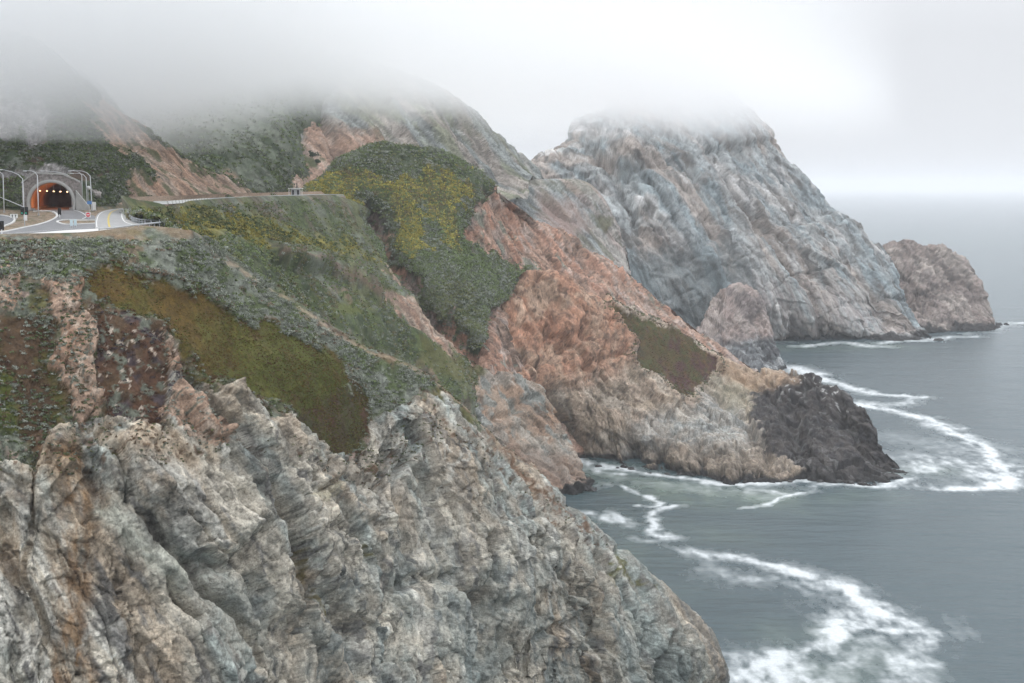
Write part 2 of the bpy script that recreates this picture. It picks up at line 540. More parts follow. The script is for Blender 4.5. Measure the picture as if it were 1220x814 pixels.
# ================================================================== near cliff
def build_near_cliff():
    rows = [
     [G(-170,300),G(-60,292),G(0,288),G(100,285),G(175,280),G(229,280),(262,302,246),(300,330,250),(340,357,253),(400,395,256),(440,420,258),(480,436,260),(510,450,262),(545,480,265),(590,520,270),(640,565,276),(690,612,282),(740,657,288),(790,702,294),(830,735,300),(852,765,303),(868,814,306),(880,900,309),(888,960,311)],
     [(-170,345,190),(0,332,200),(100,325,207),(200,330,217),(300,370,234),(400,432,243),(450,470,248),(500,492,250),(560,545,255),(620,604,260),(680,662,266),(740,715,274),(790,760,281),(825,800,288),(840,850,294),(850,930,298),(855,985,300)],
     [(-170,520,178),(0,520,183),(100,515,188),(200,500,196),(280,490,207),(350,500,221),(420,545,233),(480,560,238),(540,620,244),(600,680,249),(660,740,256),(720,790,264),(760,840,271),(785,900,278),(800,960,284),(810,1010,288)],
     [(-170,680,173),(0,670,176),(100,670,180),(200,670,187),(300,660,198),(400,680,213),(480,720,226),(560,780,238),(620,850,246),(680,920,254),(720,980,262),(745,1040,268)],
     [(-170,830,168),(0,830,170),(200,830,180),(400,850,202),(520,920,220),(600,1000,234),(650,1080,244)],
     [(-170,1650,140),(0,1650,142),(200,1620,152),(400,1560,170),(520,1420,196),(600,1340,216),(650,1290,234)],
    ]
    V = loft(rows, Q, back=[(6, 70, -70), (4, 35, -26), (2, 12, -5)])
    N = grid_normals(V); P = V.reshape(-1, 3).astype(F32); BK = BACK
    X, Y = proj(P); Xj, Yj = jitter(P, X, Y, 9, 26)
    Xf, Yf = jitter(P, Xj * .6 + X * .4, Yj * .6 + Y * .4, 2.5, 16)
    # --- where the plants grow
    top = region(Xj, Yj, [(-400,-200),(1400,-200),(1400,470),(640,555),(585,510),(545,492),(520,470),(490,480),(470,500),(440,505),(430,545),(395,552),(370,530),(330,500),(290,480),(255,470),(225,440),(205,418),(195,440),(190,520),(120,515),(60,505),(35,560),(0,555),(-400,540)], 4)
    soil = region(Xj, Yj, [(55,335),(92,330),(92,365),(110,395),(105,430),(115,470),(112,505),(88,512),(82,470),(62,440),(70,400),(55,370)], 5)
    soil = np.maximum(soil, region(Xj, Yj, [(-300,300),(22,318),(30,350),(12,372),(-300,380)], 4) * .8)
    soil = np.maximum(soil, region(Xf, Yf, [(185,395),(196,398),(212,440),(232,470),(255,530),(240,540),(185,500),(205,455)], 3))
    patchA = region(Xf, Yf, [(105,318),(140,318),(170,335),(205,345),(240,352),(290,385),(345,398),(385,415),(410,430),(412,462),(400,480),(360,500),(320,478),(280,462),(245,462),(225,430),(200,395),(165,372),(130,362),(108,345)], 3)
    pband = region(Xf, Yf, [(105,318),(140,318),(170,335),(205,345),(240,352),(290,385),(345,398),(385,415),(410,430),(425,462),(440,500),(425,540),(395,552),(360,510),(320,478),(280,462),(245,462),(225,430),(200,395),(165,372),(130,362),(108,345)], 15)
    pband = np.clip(1 - np.abs(pband - .45) * 2.6, 0, 1)
    red = region(Xj, Yj, [(375,480),(412,455),(440,478),(443,500),(425,540),(395,552),(368,530),(350,500)], 4)
    red2 = region(Xj, Yj, [(105,350),(150,372),(200,395),(225,435),(235,470),(200,480),(185,520),(118,515),(112,470),(108,420),(90,380)], 6)
    sage = region(Xj, Yj, [(-400,250),(240,255),(270,300),(345,355),(440,418),(520,455),(470,500),(440,500),(430,470),(408,430),(385,415),(345,396),(290,383),(240,352),(205,345),(170,333),(140,316),(100,318),(90,345),(60,345),(30,330),(-400,330)], 4)
    veg = np.clip(top - soil * .9, 0, 1)
    # --- form
    global KZ
    KZ = 85.0
    k = .50 - .40 * sstep(280, 500, X) + .30 * sstep(560, 760, X)
    d2 = rock_relief(P + 300, 40.0, (k * .8).astype(F32), zs=.6, amp=.45, fine=0)[0]
    X2, Y2 = bend(P, X, Y, 12, 24)
    feat = 0
    for pl, w, dep in [
        ([(190,395),(215,440),(250,500),(290,560),(330,640),(370,720),(410,800)], 11, 4.2),
        ([(120,560),(135,610),(175,645),(215,690),(250,720),(300,790)], 7, 2.2),
        ([(40,530),(46,600),(40,660),(48,740),(44,820)], 3, 1.5), ([(84,545),(98,620),(86,690),(104,800)], 7, 1.0),
        ([(165,620),(200,668),(250,682),(272,655)], 9, 2.6), ([(178,686),(188,712),(215,735)], 7, 2.6),
        ([(410,620),(445,690),(455,740)], 8, 2.4), ([(490,520),(478,580),(470,640)], 6, 1.8),
        ([(585,640),(575,700),(560,790)], 8, 2.4), ([(620,560),(650,640),(690,700),(735,760)], 6, 1.2),
        ([(730,650),(722,720),(715,790)], 7, 2.4), ([(790,770),(786,830)], 5, 3.0), ([(330,590),(380,600),(430,560)], 5, 1.2),
        ([(360,640),(410,650),(450,635)], 6, 1.5), ([(480,700),(540,690),(600,730)], 9, 1.8), ([(640,760),(690,740),(740,770)], 8, 1.5),
        ([(245,560),(262,600),(300,690)], 5, 1.3), ([(10,600),(30,700),(20,814)], 8, 1.5)]:
        dd = seg_dist(X2, Y2, pl)
        feat = feat - np.exp(-(dd / w) ** 2) * dep + np.exp(-((dd - w * 2.1) / (w * 1.3)) ** 2) * dep * .3
    for pl, w, dep in [([(150,570),(210,620),(245,640)], 38, 4.5), ([(125,640),(170,690)], 22, 2.2), ([(470,590),(430,700)], 34, 1.8),
                       ([(330,720),(300,660),(260,590)], 26, 2.4), ([(700,620),(790,740),(850,800)], 20, 1.0), ([(210,760),(230,800)], 34, 2.0), ([(640,660),(600,760)], 30, 1.8)]:
        feat = feat + np.exp(-(seg_dist(X2, Y2, pl) / w) ** 2) * dep
    flat = np.maximum(patchA, red)
    rocky = np.clip(1 - veg, 0, 1)
    edge = sstep(240, 300, Y + np.where(X > 240, 40, 0)) * sstep(282, 305, Y + np.where(X > 225, 60, 0))
    below = Y - np.interp(X, [229,262,300,340,400,440,480,510,545,590,640,690,740,790,830,852,868], [280,302,330,357,395,420,436,450,480,520,565,612,657,702,735,765,814])
    keep = edge * (1 - sstep(0, 14, BK) * .7) * (.40 + .60 * sstep(0, 34, below))
    mound = fbm(P / 14, 3) * 1.6
    big_ = (rocky * (d2 + feat) + veg * ((d2 + feat) * (.28 - .2 * flat) + mound * .6)) * keep
    V = V + N * big_.reshape(V.shape[:2])[..., None]
    N = mixed_normals(N, V); P = V.reshape(-1, 3).astype(F32)
    d, rid, gid, hid, e = rock_relief(P, 12.0, k.astype(F32), N=N)
    sc, sr = scrub_relief(P, .9, .38)
    ice, ir = scrub_relief(P, 2.6, .16)
    disp = (rocky * d + veg * (d * (.28 - .2 * flat) + sc * (1 - flat) * .8 + ice)) * keep
    # --- colour
    col = rock_paint(P, GREY, [(TEAL, .02, .16, .55, .3), (TAN, .14, .14, .5, .25), (PALE, .25, .08, .22, .3), (c3(.17,.165,.155), .20, .07, .10, .3)], 26, k.astype(F32), rid, gid, hid)
    tealz = np.maximum(region(Xj, Yj, [(430,640),(620,640),(800,700),(860,850),(300,850),(380,700)], 60), region(Xj, Yj, [(200,640),(300,640),(420,814),(300,850)], 30))
    col = mix(col, TEAL * .95, tealz * .55 * sstep(-.35, .3, fbm(P / 7, 4)))
    tanz = region(Xj, Yj, [(420,500),(540,480),(640,560),(740,660),(870,790),(860,800),(760,740),(640,640),(540,640),(440,620),(300,520)], 40)
    col = mix(col, c3(.37, .325, .265), tanz * .8 * sstep(-.3, .4, streaks(P, .3, 3.0)))
    warmL = region(Xj, Yj, [(-300,480),(240,480),(250,560),(120,560),(110,700),(110,850),(60,850),(40,700),(-300,700)], 16)
    col = mix(col, c3(.40, .30, .20), warmL * .6 * sstep(-.3, .35, streaks(P, .2, 2.5)))
    col = mix(col, c3(.30, .17, .075), region(Xj, Yj, [(60,530),(95,530),(110,600),(105,700),(118,814),(60,850),(66,700),(70,620)], 9) * .7 * sstep(-.4, .3, streaks(P, .1, 1.6)))
    for pl, w, a, cc in [([(118,612),(150,650),(190,695)], 13, .85, c3(.52,.52,.44)), ([(545,528),(522,590),(510,640)], 3.2, .8, PALE), ([(515,650),(500,690)], 3.5, .7, PALE),
                      ([(600,650),(660,720),(720,790)], 2.2, .6, PALE), ([(350,605),(375,590),(395,580)], 6, .7, c3(.5,.45,.32)), ([(150,560),(200,570),(205,600)], 14, .45, PALE),
                      ([(95,770),(150,735)], 2, .6, PALE), ([(200,740),(235,700),(260,770)], 26, .5, GREY * 1.15), ([(480,560),(440,600)], 18, .3, PALE)]:
        col = mix(col, cc, np.exp(-(seg_dist(Xf, Yf, pl) / w) ** 2) * a)
    # moss and rust in the clefts
    for pl, w, cc in [([(270,520),(300,590),(345,660),(375,730),(395,790)], 5, c3(.13,.105,.03)), ([(735,665),(742,690)], 6, c3(.10,.10,.02)), ([(648,625),(655,632)], 4, c3(.14,.07,.03)),
                      ([(560,480),(600,530),(640,580),(700,630)], 7, c3(.20,.12,.075)), ([(760,695),(775,705)], 4, c3(.11,.10,.03)), ([(420,640),(430,670)], 3, c3(.09,.08,.02))]:
        m = np.exp(-(seg_dist(Xf, Yf, pl) / w) ** 2)
        col = mix(col, cc, np.clip(m * 1.1, 0, .9) * sstep(-.3, .15, fbm(P / 1.3, 3)))
    vcol = scrub_paint(P, c3(.11, .115, .065), [(SAGE, .0, .15, .3), (c3(.10,.055,.03), .1, .12, .35), (OLIVE, .18, .12, .4), (PINK * .7, .32, .06, .2)], 20, sr)
    vcol = mix(vcol, scrub_paint(P, SAGE * .8, [(SAGE2 * .72, .05, .15, .12), (SCRUB, .08, .1, .3), (c3(.16,.12,.08), .25, .08, .25)], 20, sr), sage)
    lefti = region(Xj, Yj, [(-400,375),(60,375),(66,440),(80,480),(60,510),(-400,560)], 6)
    icecol = scrub_paint(P, c3(.090,.080,.022), [(c3(.075,.092,.018), .02, .15, .5), (c3(.078,.044,.026), .12, .12, .45), (SAGE2 * .9, .40, .05, .10)], 22, ir * .3 + .35)
    vcol = mix(vcol, icecol, lefti)
    n = fbm(P / 16, 4) * 60
    big = mix(np.tile(c3(.115,.068,.022), (len(P), 1)), c3(.080,.080,.020), sstep(190, 330, X + n + (Y - 400) * .6))
    big = mix(big, c3(.095,.086,.026), sstep(.0, .4, fbm(P / 8 + 5, 4)) * .8)
    big = mix(big, c3(.062,.070,.020), region(Xj, Yj, [(330,430),(410,430),(412,470),(350,495)], 20) * .6)
    big = mix(big, c3(.085,.038,.020), sstep(.12, .30, fbm(P / 3.2 + 21, 5)) * .55)
    big = mix(big, c3(.12,.115,.03), sstep(.16, .34, fbm(P / 4.5 + 51, 5)) * .45)
    big = big * c3(.86, .90, .55) * (1 + .38 * fbm(P / 1.1, 3) + .15 * fbm(P / 5, 3))[:, None]
    vcol = mix(vcol, big, patchA)
    rcol = scrub_paint(P, c3(.062,.046,.022), [(ICER, .16, .12, .3), (c3(.055,.055,.018), .1, .15, .25)], 14, ir * .3 + .35)
    vcol = mix(vcol, rcol, red)
    r2c = scrub_paint(P, c3(.085,.052,.028), [(c3(.085,.042,.024), .0, .15, .3), (ICEP, .2, .10, .3), (SAGE * .8, .22, .06, .12), (c3(.45,.38,.31), .28, .04, .10)], 14, ir * .3 + .35)
    vcol = mix(vcol, r2c, red2 * (1 - patchA * .8))
    scol = scrub_paint(P, c3(.40,.28,.205), [(c3(.34,.21,.14), .1, .15, .4), (c3(.48,.38,.30), .2, .1, .2), (SAGE * .9, .26, .04, .10)], 10, sr * .4 + .3)
    col = mix(col, vcol, sstep(.35, .65, top + fbm(P / .9, 3) * .35 * (top < .99)))
    col = mix(col, scol, sstep(.3, .7, soil + fbm(P / .8, 3) * .3))
    fringe = region(Xj, Yj, [(-400,500),(200,495),(420,550),(520,470),(640,560),(740,660),(700,660),(600,570),(520,530),(430,600),(300,540),(190,560),(-400,600)], 12) * (1 - top)
    col = mix(col, c3(.12,.07,.04), fringe * sstep(.22, .34, fbm(P / 1.6, 4)) * .8)
    # foot path along the spur
    path = np.exp(-(seg_dist(X2 * .4 + X * .6, Y2 * .4 + Y * .6, [(232,281),(262,303),(300,331),(345,359),(400,397),(438,420),(480,438),(515,455),(560,492),(600,528)]) / 1.7) ** 2)
    col = mix(col, c3(.31,.24,.165), path * .75)
    strip = sstep(0, 3, 300 - Y) * (X < 235) * sstep(.0, .2, fbm(P / 5, 3) + .1)
    col = mix(col, c3(.23,.15,.085), strip * sstep(290, 285, Y + 0 * X) * .6)
    dark = region(Xj, Yj, [(800,700),(830,725),(868,790),(900,1000),(840,1000),(850,830),(845,780)], 5)
    col = mix(col, c3(.10,.10,.095), dark * .6)
    col = wet_band(P, col, 3.5)
    KZ = 0.0
    global NEAR
    NEAR = dict(fringe=fringe, pband=pband, V=V, N=N, X=X, Y=Y, disp=disp, veg=top, sage=sage * (path < .4), soil=soil, lefti=lefti, red2=red2, patch=patchA, red=red)
    return finish('cliff', V, disp, col, np.clip(veg * 1.0, 0, 1), N)

# ================================================================== valley side below the old road
def build_valley():
    rows = [
     [G(153,248.7),(176,247.8,349),(200,247.4,352),(250,243,405),(300,240,470),(350,237.5,535),(400,236,600),(440,250,640)],
     [G(149.5,258),(170,262,322),(215,266,345),(280,268,405),(340,270,470),(400,280,545),(440,292,590),(470,312,612)],
     [G(164,266.6),(190,275,288),(225,288,312),(280,300,355),(340,305,415),(400,322,490),(450,347,540),(503,368,605)],
     [G(198,270.2),(216,290,262),(240,312,285),(280,330,325),(340,350,375),(400,376,435),(470,400,515),(560,414,600)],
     [G(226,281),(240,310,250),(256,345,272),(280,380,305),(340,410,350),(400,440,410),(480,470,490),(578,450,590)],
     [(228,310,236),(240,360,245),(256,410,262),(300,480,300),(400,540,370),(480,540,450),(565,505,560)],
    ]
    V = loft(rows, Q, back=[(5, 60, -60), (2, 30, -12), (0, 9, -2.5)], )
    N = grid_normals(V); P = V.reshape(-1, 3).astype(F32); BK = BACK
    X, Y = proj(P); Xj, Yj = jitter(P, X, Y, 22, 22); X2, Y2 = bend(P, X, Y, 30, 12)
    gully = region(Xj, Yj, [(440,250),(455,258),(465,285),(480,310),(498,330),(490,350),(475,338),(455,318),(462,290),(448,265)], 3)
    gully = np.maximum(gully, region(Xj, Yj, [(455,345),(500,362),(540,380),(575,410),(590,440),(560,430),(520,400),(480,375)], 5))
    track = np.exp(-(seg_dist(X2, Y2, [(335,304),(365,307),(400,320),(430,338),(455,352),(490,372)]) / 2.5) ** 2)
    L = 2.4
    sc, sr = scrub_relief(P, L, .85)
    d, rid, gid, hid, e = rock_relief(P, 10, .3, N=N)
    disp = sc + fbm(P / 40, 3) * 4 + d * (.15 + .7 * gully)
    for pl, w, dep in [([(440,250),(460,280),(490,335),(510,370),(560,415),(585,450)], 9, 6), ([(330,310),(400,332),(450,360),(520,400)], 7, 2.5), ([(200,285),(260,320),(330,345)], 18, 2.)]:
        disp = disp - np.exp(-(seg_dist(X2, Y2, pl) / w) ** 2) * dep
    disp = disp + np.exp(-(seg_dist(X2, Y2, [(330,302),(400,316),(450,342),(530,385)]) / 8) ** 2) * 3
    edge = sstep(0, 10, Y - np.interp(X, [150,200,250,300,350,400,440], [249,247.4,243,240,237.5,236,250]))
    disp = disp * (BK < .01) * (.04 + .96 * edge)
    col = scrub_paint(P, c3(.135,.145,.072), [(SAGE * 1.0, .05, .12, .25), (SCRUB, .08, .1, .4), (c3(.13,.11,.08), .2, .08, .3)], 60, sr)
    yel = np.maximum(region(Xj, Yj, [(160,250),(250,246),(300,262),(330,262),(345,275),(400,285),(445,300),(455,320),(420,310),(360,300),(300,290),(240,282),(180,262)], 8), 0)
    col = mix(col, scrub_paint(P, c3(.17,.17,.05), [(YEL * 1.15, .05, .08, .15), (SCRUB, .15, .08, .2)], 50, sr), yel * .9)
    grn = np.maximum(region(Xj, Yj, [(240,290),(320,295),(370,330),(390,365),(330,365),(280,325)], 10), region(Xj, Yj, [(385,365),(440,360),(490,385),(520,410),(490,430),(440,410),(400,385)], 6))
    col = mix(col, scrub_paint(P, SCRUB * .85, [(SCRUBD, .05, .12, .2), (c3(.08,.11,.03), .2, .08, .3)], 40, sr), grn * .85)
    col = mix(col, c3(.16,.175,.04) , region(Xj, Yj, [(385,362),(425,358),(420,372),(395,378)], 4) * .6)
    brn = region(Xj, Yj, [(500,400),(560,425),(575,445),(540,450),(500,435)], 6)
    col = mix(col, c3(.13,.12,.035), brn * .6)
    rk = rock_paint(P, c3(.38,.28,.21), [(c3(.40,.25,.18), .05, .15, .4, .4), (c3(.45,.36,.29), .15, .1, .2, .4)], 24, .3, rid, gid, hid)
    col = mix(col, rk, sstep(.35, .65, gully + fbm(P / 5, 3) * .5 * (gully > .01)))
    col = mix(col, c3(.24,.16,.12), track * .7)
    bare = sstep(.30, .42, fbm(P / 12 + 3, 4))
    col = mix(col, c3(.30,.20,.14), bare * .5 * (1 - grn))
    global VALLEY
    VALLEY = dict(P=P + N.reshape(-1, 3) * disp[:, None], X=X, Y=Y, gully=gully, yel=yel, grn=grn, shape=V.shape)
    return finish('slope', V, disp, col, 1 - gully, N)

# ================================================================== knoll and the scarred slope to its right
def build_knoll():
    rows = [
     [(345,236,620),(380,216,632),(410,193,642),(455,172.5,655),(495,176,668),(530,188,682),(575,212,710),(600,232,730),(640,262,780),(680,280,815),(715,300,840),(750,322,860),(800,367,880),(850,402,895),(905,438,905)],
     [(345,245,618),(372,240,622),(410,222,628),(455,214,636),(510,220,650),(560,235,670),(600,258,700),(650,292,745),(700,320,785),(750,352,815),(800,388,840),(850,417,860),(900,447,880)],
     [(400,240,612),(440,258,622),(460,266,624),(510,268,634),(550,280,650),(600,310,680),(650,335,715),(700,362,745),(750,386,780),(800,408,810),(850,432,830),(890,455,850)],
     [(430,275,600),(470,315,610),(500,310,614),(540,318,622),(580,335,640),(620,365,665),(680,392,700),(740,415,735),(800,435,770),(850,455,800)],
     [(470,345,596),(502,366,602),(530,362,604),(560,368,610),(590,385,620),(620,420,640),(680,450,670),(740,475,705),(800,490,740)],
     [(530,412,590),(556,414,596),(570,405,600),(585,410,602),(610,440,615),(660,500,640),(720,530,670),(800,540,700)],
     [(540,450,580),(575,442,588),(590,450,592),(620,510,600),(680,580,620),(720,600,640),(790,600,670)],
    ]
    V = loft(rows, Q, back=[(20, 120, -95), (8, 60, -32), (3, 20, -7)])
    N = grid_normals(V); P = V.reshape(-1, 3).astype(F32); BK = BACK
    X, Y = proj(P); Xj, Yj = jitter(P, X, Y, 30, 24); Xj, Yj = jitter(P, Xj, Yj, 7, 12); X2, Y2 = bend(P, X, Y, 30, 14)
    scar = region(Xj, Yj, [(582,222),(606,222),(650,236),(700,255),(770,292),(960,430),(900,520),(760,600),(560,600),(565,440),(570,410),(580,395),(592,360),(640,328),(600,308),(560,298),(552,270),(560,252),(575,246),(572,230)], 3)
    gully = region(Xj, Yj, [(430,245),(455,258),(465,285),(480,310),(500,332),(490,352),(475,340),(455,318),(462,290),(448,265)], 3)
    gully = np.maximum(gully, region(Xj, Yj, [(495,360),(530,375),(545,362),(540,395),(570,412),(575,450),(545,425),(510,395)], 5))
    bare = np.clip(np.maximum(scar, gully), 0, 1)
    sc, sr = scrub_relief(P, 2.6, .95)
    d, rid, gid, hid, e = rock_relief(P, 20, .5, amp=1.0, crack=1.2, N=N)
    disp = (1 - bare) * (sc + fbm(P / 45, 3) * 4) + bare * (d - 2.5)
    for pl, w, dep in [([(440,250),(460,280),(490,335),(510,370),(560,415),(585,450)], 8, 6), ([(585,395),(600,365),(640,338)], 7, 3), ([(610,245),(640,300),(700,345)], 14, 3), ([(700,300),(760,345),(830,400)], 9, 2)]:
        disp = disp - np.exp(-(seg_dist(X2, Y2, pl) / w) ** 2) * dep
    disp = disp * (1 - .6 * sstep(0, 25, BK))
    col = scrub_paint(P, c3(.088,.108,.058), [(c3(.13,.145,.10), .10, .12, .2), (SCRUBD, .12, .1, .3)], 50, sr)
    yel = np.maximum(region(Xj, Yj, [(345,235),(380,205),(420,190),(470,195),(560,205),(572,230),(545,260),(545,300),(490,305),(460,270),(430,250),(380,240)], 10), 0)
    yel = yel * sstep(-.28, .05, fbm(P / 16 + 9, 4))
    col = mix(col, scrub_paint(P, c3(.14,.138,.045), [(YEL * 1.15, .02, .08, .14), (c3(.10,.085,.05), .14, .08, .2), (SCRUB, .22, .08, .2)], 55, sr), yel * .92)
    purp = region(Xj, Yj, [(395,235),(440,245),(475,262),(470,275),(430,262)], 5)
    col = mix(col, c3(.075,.055,.055), purp * .7)
    rk = rock_paint(P, c3(.42,.275,.205), [(c3(.41,.225,.155), .0, .14, .5, .8), (c3(.42,.33,.28), .12, .12, .35, .8), (c3(.18,.12,.085), .24, .06, .13, .8), (c3(.24,.25,.2), .3, .06, .25, .8)], 34, .5, rid, gid, hid)
    low = sstep(300, 400, Y + (X - 700) * -.3)
    rk = mix(rk, rk * c3(1.02, 1.1, 1.15), low * .8)
    col = mix(col, rk, sstep(.35, .65, bare + fbm(P / 4, 3) * .5 * ((bare > .01) & (bare < .99))))
    rimd = np.exp(-(seg_dist(Xj, Yj, [(582,222),(575,246),(560,252),(552,270)]) / 2.5) ** 2) + np.exp(-(seg_dist(Xj, Yj, [(640,328),(592,360),(578,395)]) / 2.2) ** 2)
    col = mix(col, c3(.06,.05,.035), np.clip(rimd, 0, 1) * .6)
    col = wet_band(P, col, 4)
    fr = region(Xj, Yj, [(582,222),(606,222),(650,236),(700,255),(770,292),(960,430),(900,520),(760,600),(560,600),(565,440),(570,410),(580,395),(592,360),(640,328),(600,308),(560,298),(552,270),(560,252),(575,246),(572,230)], 26)
    global KNOLL
    KNOLL = dict(fringe=bare * (1 - fr) * 2, P=P + N.reshape(-1, 3) * disp[:, None], X=X, Y=Y, bare=bare, yel=yel, back=BK, shape=V.shape)
    return finish('hillside', V, disp, col, 1 - bare, N)

# ================================================================== middle promontory
def build_promontory():
    rows = [
     [(562,455,615),(572,425,635),(580,392,650),(595,362,665),(618,342,675),(640,328,682),(680,344,692),(720,366,702),(770,381,715),(820,401,725),(860,425,728),(890,438,722),(930,444,706),(965,449,688),(1000,469,668),(1026,484,650),(1040,500,640),(1047,528,632),(1068,549,625),S(1095,558)],
     [(560,475,600),(580,440,622),(602,415,636),(640,398,655),(700,405,670),(760,425,682),(820,455,690),(870,478,690),(920,490,674),(965,497,655),(1000,515,642),(1028,540,632),(1050,555,624),S(1094,561)],
     [(575,500,592),(600,480,610),(635,465,626),(680,462,645),(730,480,652),(790,500,656),(840,515,650),(890,522,640),(940,525,630),(990,538,622),(1030,557,613),S(1087,564)],
     [(600,530,585),(640,520,605),(668,525,632),(700,528,642),(745,532,640),(800,540,628),(850,552,614),(890,556,610),(950,548,616),(1000,560,606),(1045,567,602),S(1085,566)],
     [S(640,562),S(680,553),S(715,551),S(745,558),S(800,563),S(840,571),S(880,576),S(925,572),S(962,567),S(1000,574),S(1045,577),S(1083,567)],
     [p + np.array([0, -6, -9.]) for p in (S(640,562),S(680,553),S(715,551),S(745,558),S(800,563),S(840,571),S(880,576),S(925,572),S(962,567),S(1000,574),S(1045,577),S(1083,567))],
    ]
    V = loft(rows, Q, back=[(10, 75, -75), (4, 34, -30), (2, 12, -7)], right=(6, 6, -8))
    V[..., 2] = np.maximum(V[..., 2], -10)
    N = grid_normals(V); P = V.reshape(-1, 3).astype(F32); BK = BACK
    X, Y = proj(P); Xj, Yj = jitter(P, X, Y, 18, 20); X2, Y2 = bend(P, X, Y, 26, 12); Xf, Yf = jitter(P, X, Y, 6, 9)
    ice = region(Xj, Yj, [(722,364),(760,378),(820,398),(858,424),(858,438),(840,450),(832,472),(812,470),(790,452),(765,445),(752,425),(758,405),(735,385)], 3)
    k = (.35 + .25 * sstep(900, 1000, X)).astype(F32)
    feat = rock_relief(P + 90, 55, k, zs=.6, amp=.6, fine=0)[0] * (1 - ice * .85)
    for pl, w, dep in [([(658,472),(670,500),(690,528),(712,548)], 15, 9), ([(645,440),(660,420),(700,400)], 8, 2.5), ([(752,500),(757,530),(758,560)], 6, 3), ([(790,530),(795,562)], 5, 4),
                       ([(860,480),(900,520),(915,560)], 7, 3), ([(960,460),(945,510),(955,560)], 8, 3), ([(640,338),(662,372),(655,410)], 6, 2), ([(700,440),(745,420)], 5, 2),
                       ([(830,540),(840,570)], 5, 2.5), ([(895,520),(880,575)], 5, 2), ([(1000,480),(1015,540)], 5, 2.5), ([(600,420),(640,440),(650,470)], 6, 2.5)]:
        feat = feat - np.exp(-(seg_dist(X2, Y2, pl) / w) ** 2) * dep * 1.6
    for pl, w, dep in [([(620,400),(690,385)], 26, 2), ([(775,500),(780,560)], 9, 2.5), ([(865,545),(868,570)], 16, 3), ([(815,545),(815,570)], 10, 2), ([(985,500),(1010,560)], 12, 2), ([(640,480),(645,520)], 8, 2)]:
        feat = feat + np.exp(-(seg_dist(X2, Y2, pl) / w) ** 2) * dep
    V = V + N * (feat * (1 - .6 * sstep(0, 20, BK))).reshape(V.shape[:2])[..., None]
    N = mixed_normals(N, V); P = V.reshape(-1, 3).astype(F32)
    d, rid, gid, hid, e = rock_relief(P, 16, k, amp=1.0, crack=1.3, N=N)
    disp = d * (1 - ice * .85)
    disp = disp * (1 - .6 * sstep(0, 20, BK))
    col = rock_paint(P, c3(.42,.33,.255), [(c3(.45,.39,.32), .0, .14, .4, .8), (c3(.30,.24,.18), .12, .1, .3, .8), (c3(.16,.12,.09), .26, .06, .12, .8)], 30, k, rid, gid, hid)
    org = region(Xj, Yj, [(560,400),(640,300),(725,360),(755,400),(745,440),(680,455),(640,460),(560,470)], 16)
    orc = rock_paint(P, c3(.44,.26,.175), [(c3(.43,.225,.145), .0, .14, .5, .8), (c3(.46,.32,.23), .12, .12, .35, .8), (c3(.18,.10,.07), .27, .05, .12, .8)], 30, -.5, rid, gid, hid)
    col = mix(col, orc, org * .95)
    grey = region(Xj, Yj, [(850,470),(880,480),(905,520),(900,545),(860,550),(800,540),(720,540),(760,500),(810,490)], 14)
    col = mix(col, rock_paint(P, c3(.38,.37,.34), [(c3(.27,.30,.30), .0, .1, .3, .8)], 24, k, rid, gid, hid), grey * .75)
    grn = region(Xj, Yj, [(840,445),(900,450),(905,500),(870,480)], 10)
    col = mix(col, c3(.30,.29,.21), grn * .5)
    dark = region(Xj, Yj, [(898,470),(930,450),(965,440),(1020,455),(1060,500),(1130,555),(1100,600),(1000,600),(960,585),(945,560),(925,548),(900,520)], 15)
    dark = sstep(.25, .75, dark + fbm(P / 5 + 3, 4) * .7 * ((dark > .02) & (dark < .98)))
    dcol = rock_paint(P, c3(.030,.030,.034), [(c3(.12,.12,.12), .20, .08, .2, .8), (c3(.055,.050,.050), .0, .1, .3, .8)], 24, k, rid, gid, hid)
    col = mix(col, dcol, dark * .95)
    orn2 = region(Xj, Yj, [(855,425),(930,440),(950,450),(905,465),(870,450)], 7)
    col = mix(col, c3(.42,.29,.19), orn2 * .6)
    gu = sstep(.30, .36, fbm(P / 2.5, 3)) * region(Xj, Yj, [(920,440),(1000,440),(1040,500),(980,480),(920,465)], 8)
    col = mix(col, c3(.6,.6,.58), gu * .7)
    lowb = sstep(14, 5, P[:, 2] + fbm(P / 8, 3) * 6) * sstep(700, 780, X) * sstep(965, 915, X) * (1 - .85 * dark)
    col = mix(col, rock_paint(P, c3(.235,.195,.155), [(c3(.15,.125,.10), .05, .1, .3, .8)], 22, k, rid, gid, hid), lowb * .8)
    cave = np.exp(-(seg_dist(X2, Y2, [(660,480),(680,510),(705,540)]) / 20) ** 2)
    col = mix(col, c3(.23,.19,.15), cave * .5)
    n = fbm(P / 12, 4)
    ic = mix(np.tile(c3(.085,.066,.026), (len(P), 1)), c3(.066,.070,.024), sstep(-.1, .2, n))
    ic = mix(ic, c3(.080,.038,.036), sstep(.0, .3, fbm(P / 10 + 8, 4) + (X - 800) / 200))
    ic = mix(ic, c3(.05,.04,.05), region(Xj, Yj, [(735,385),(760,405),(760,440),(740,430)], 8) * .7)
    ic = mix(ic, c3(.13,.075,.03), sstep(.05, .25, fbm(P / 3 + 31, 5)) * .6)
    ic = ic * (1 + .45 * fbm(P / 2, 3))[:, None]
    col = mix(col, ic, sstep(.4, .6, ice + fbm(P / 2.5, 3) * .4 * (ice < .99)))
    col = wet_band(P, col, 3.2)
    pb = region(Xf, Yf, [(722,364),(760,378),(820,398),(858,424),(858,438),(840,450),(832,472),(812,470),(790,452),(765,445),(752,425),(758,405),(735,385)], 14)
    global PROM
    PROM = dict(ice=ice, edge=np.clip(1 - np.abs(pb - .4) * 2.6, 0, 1))
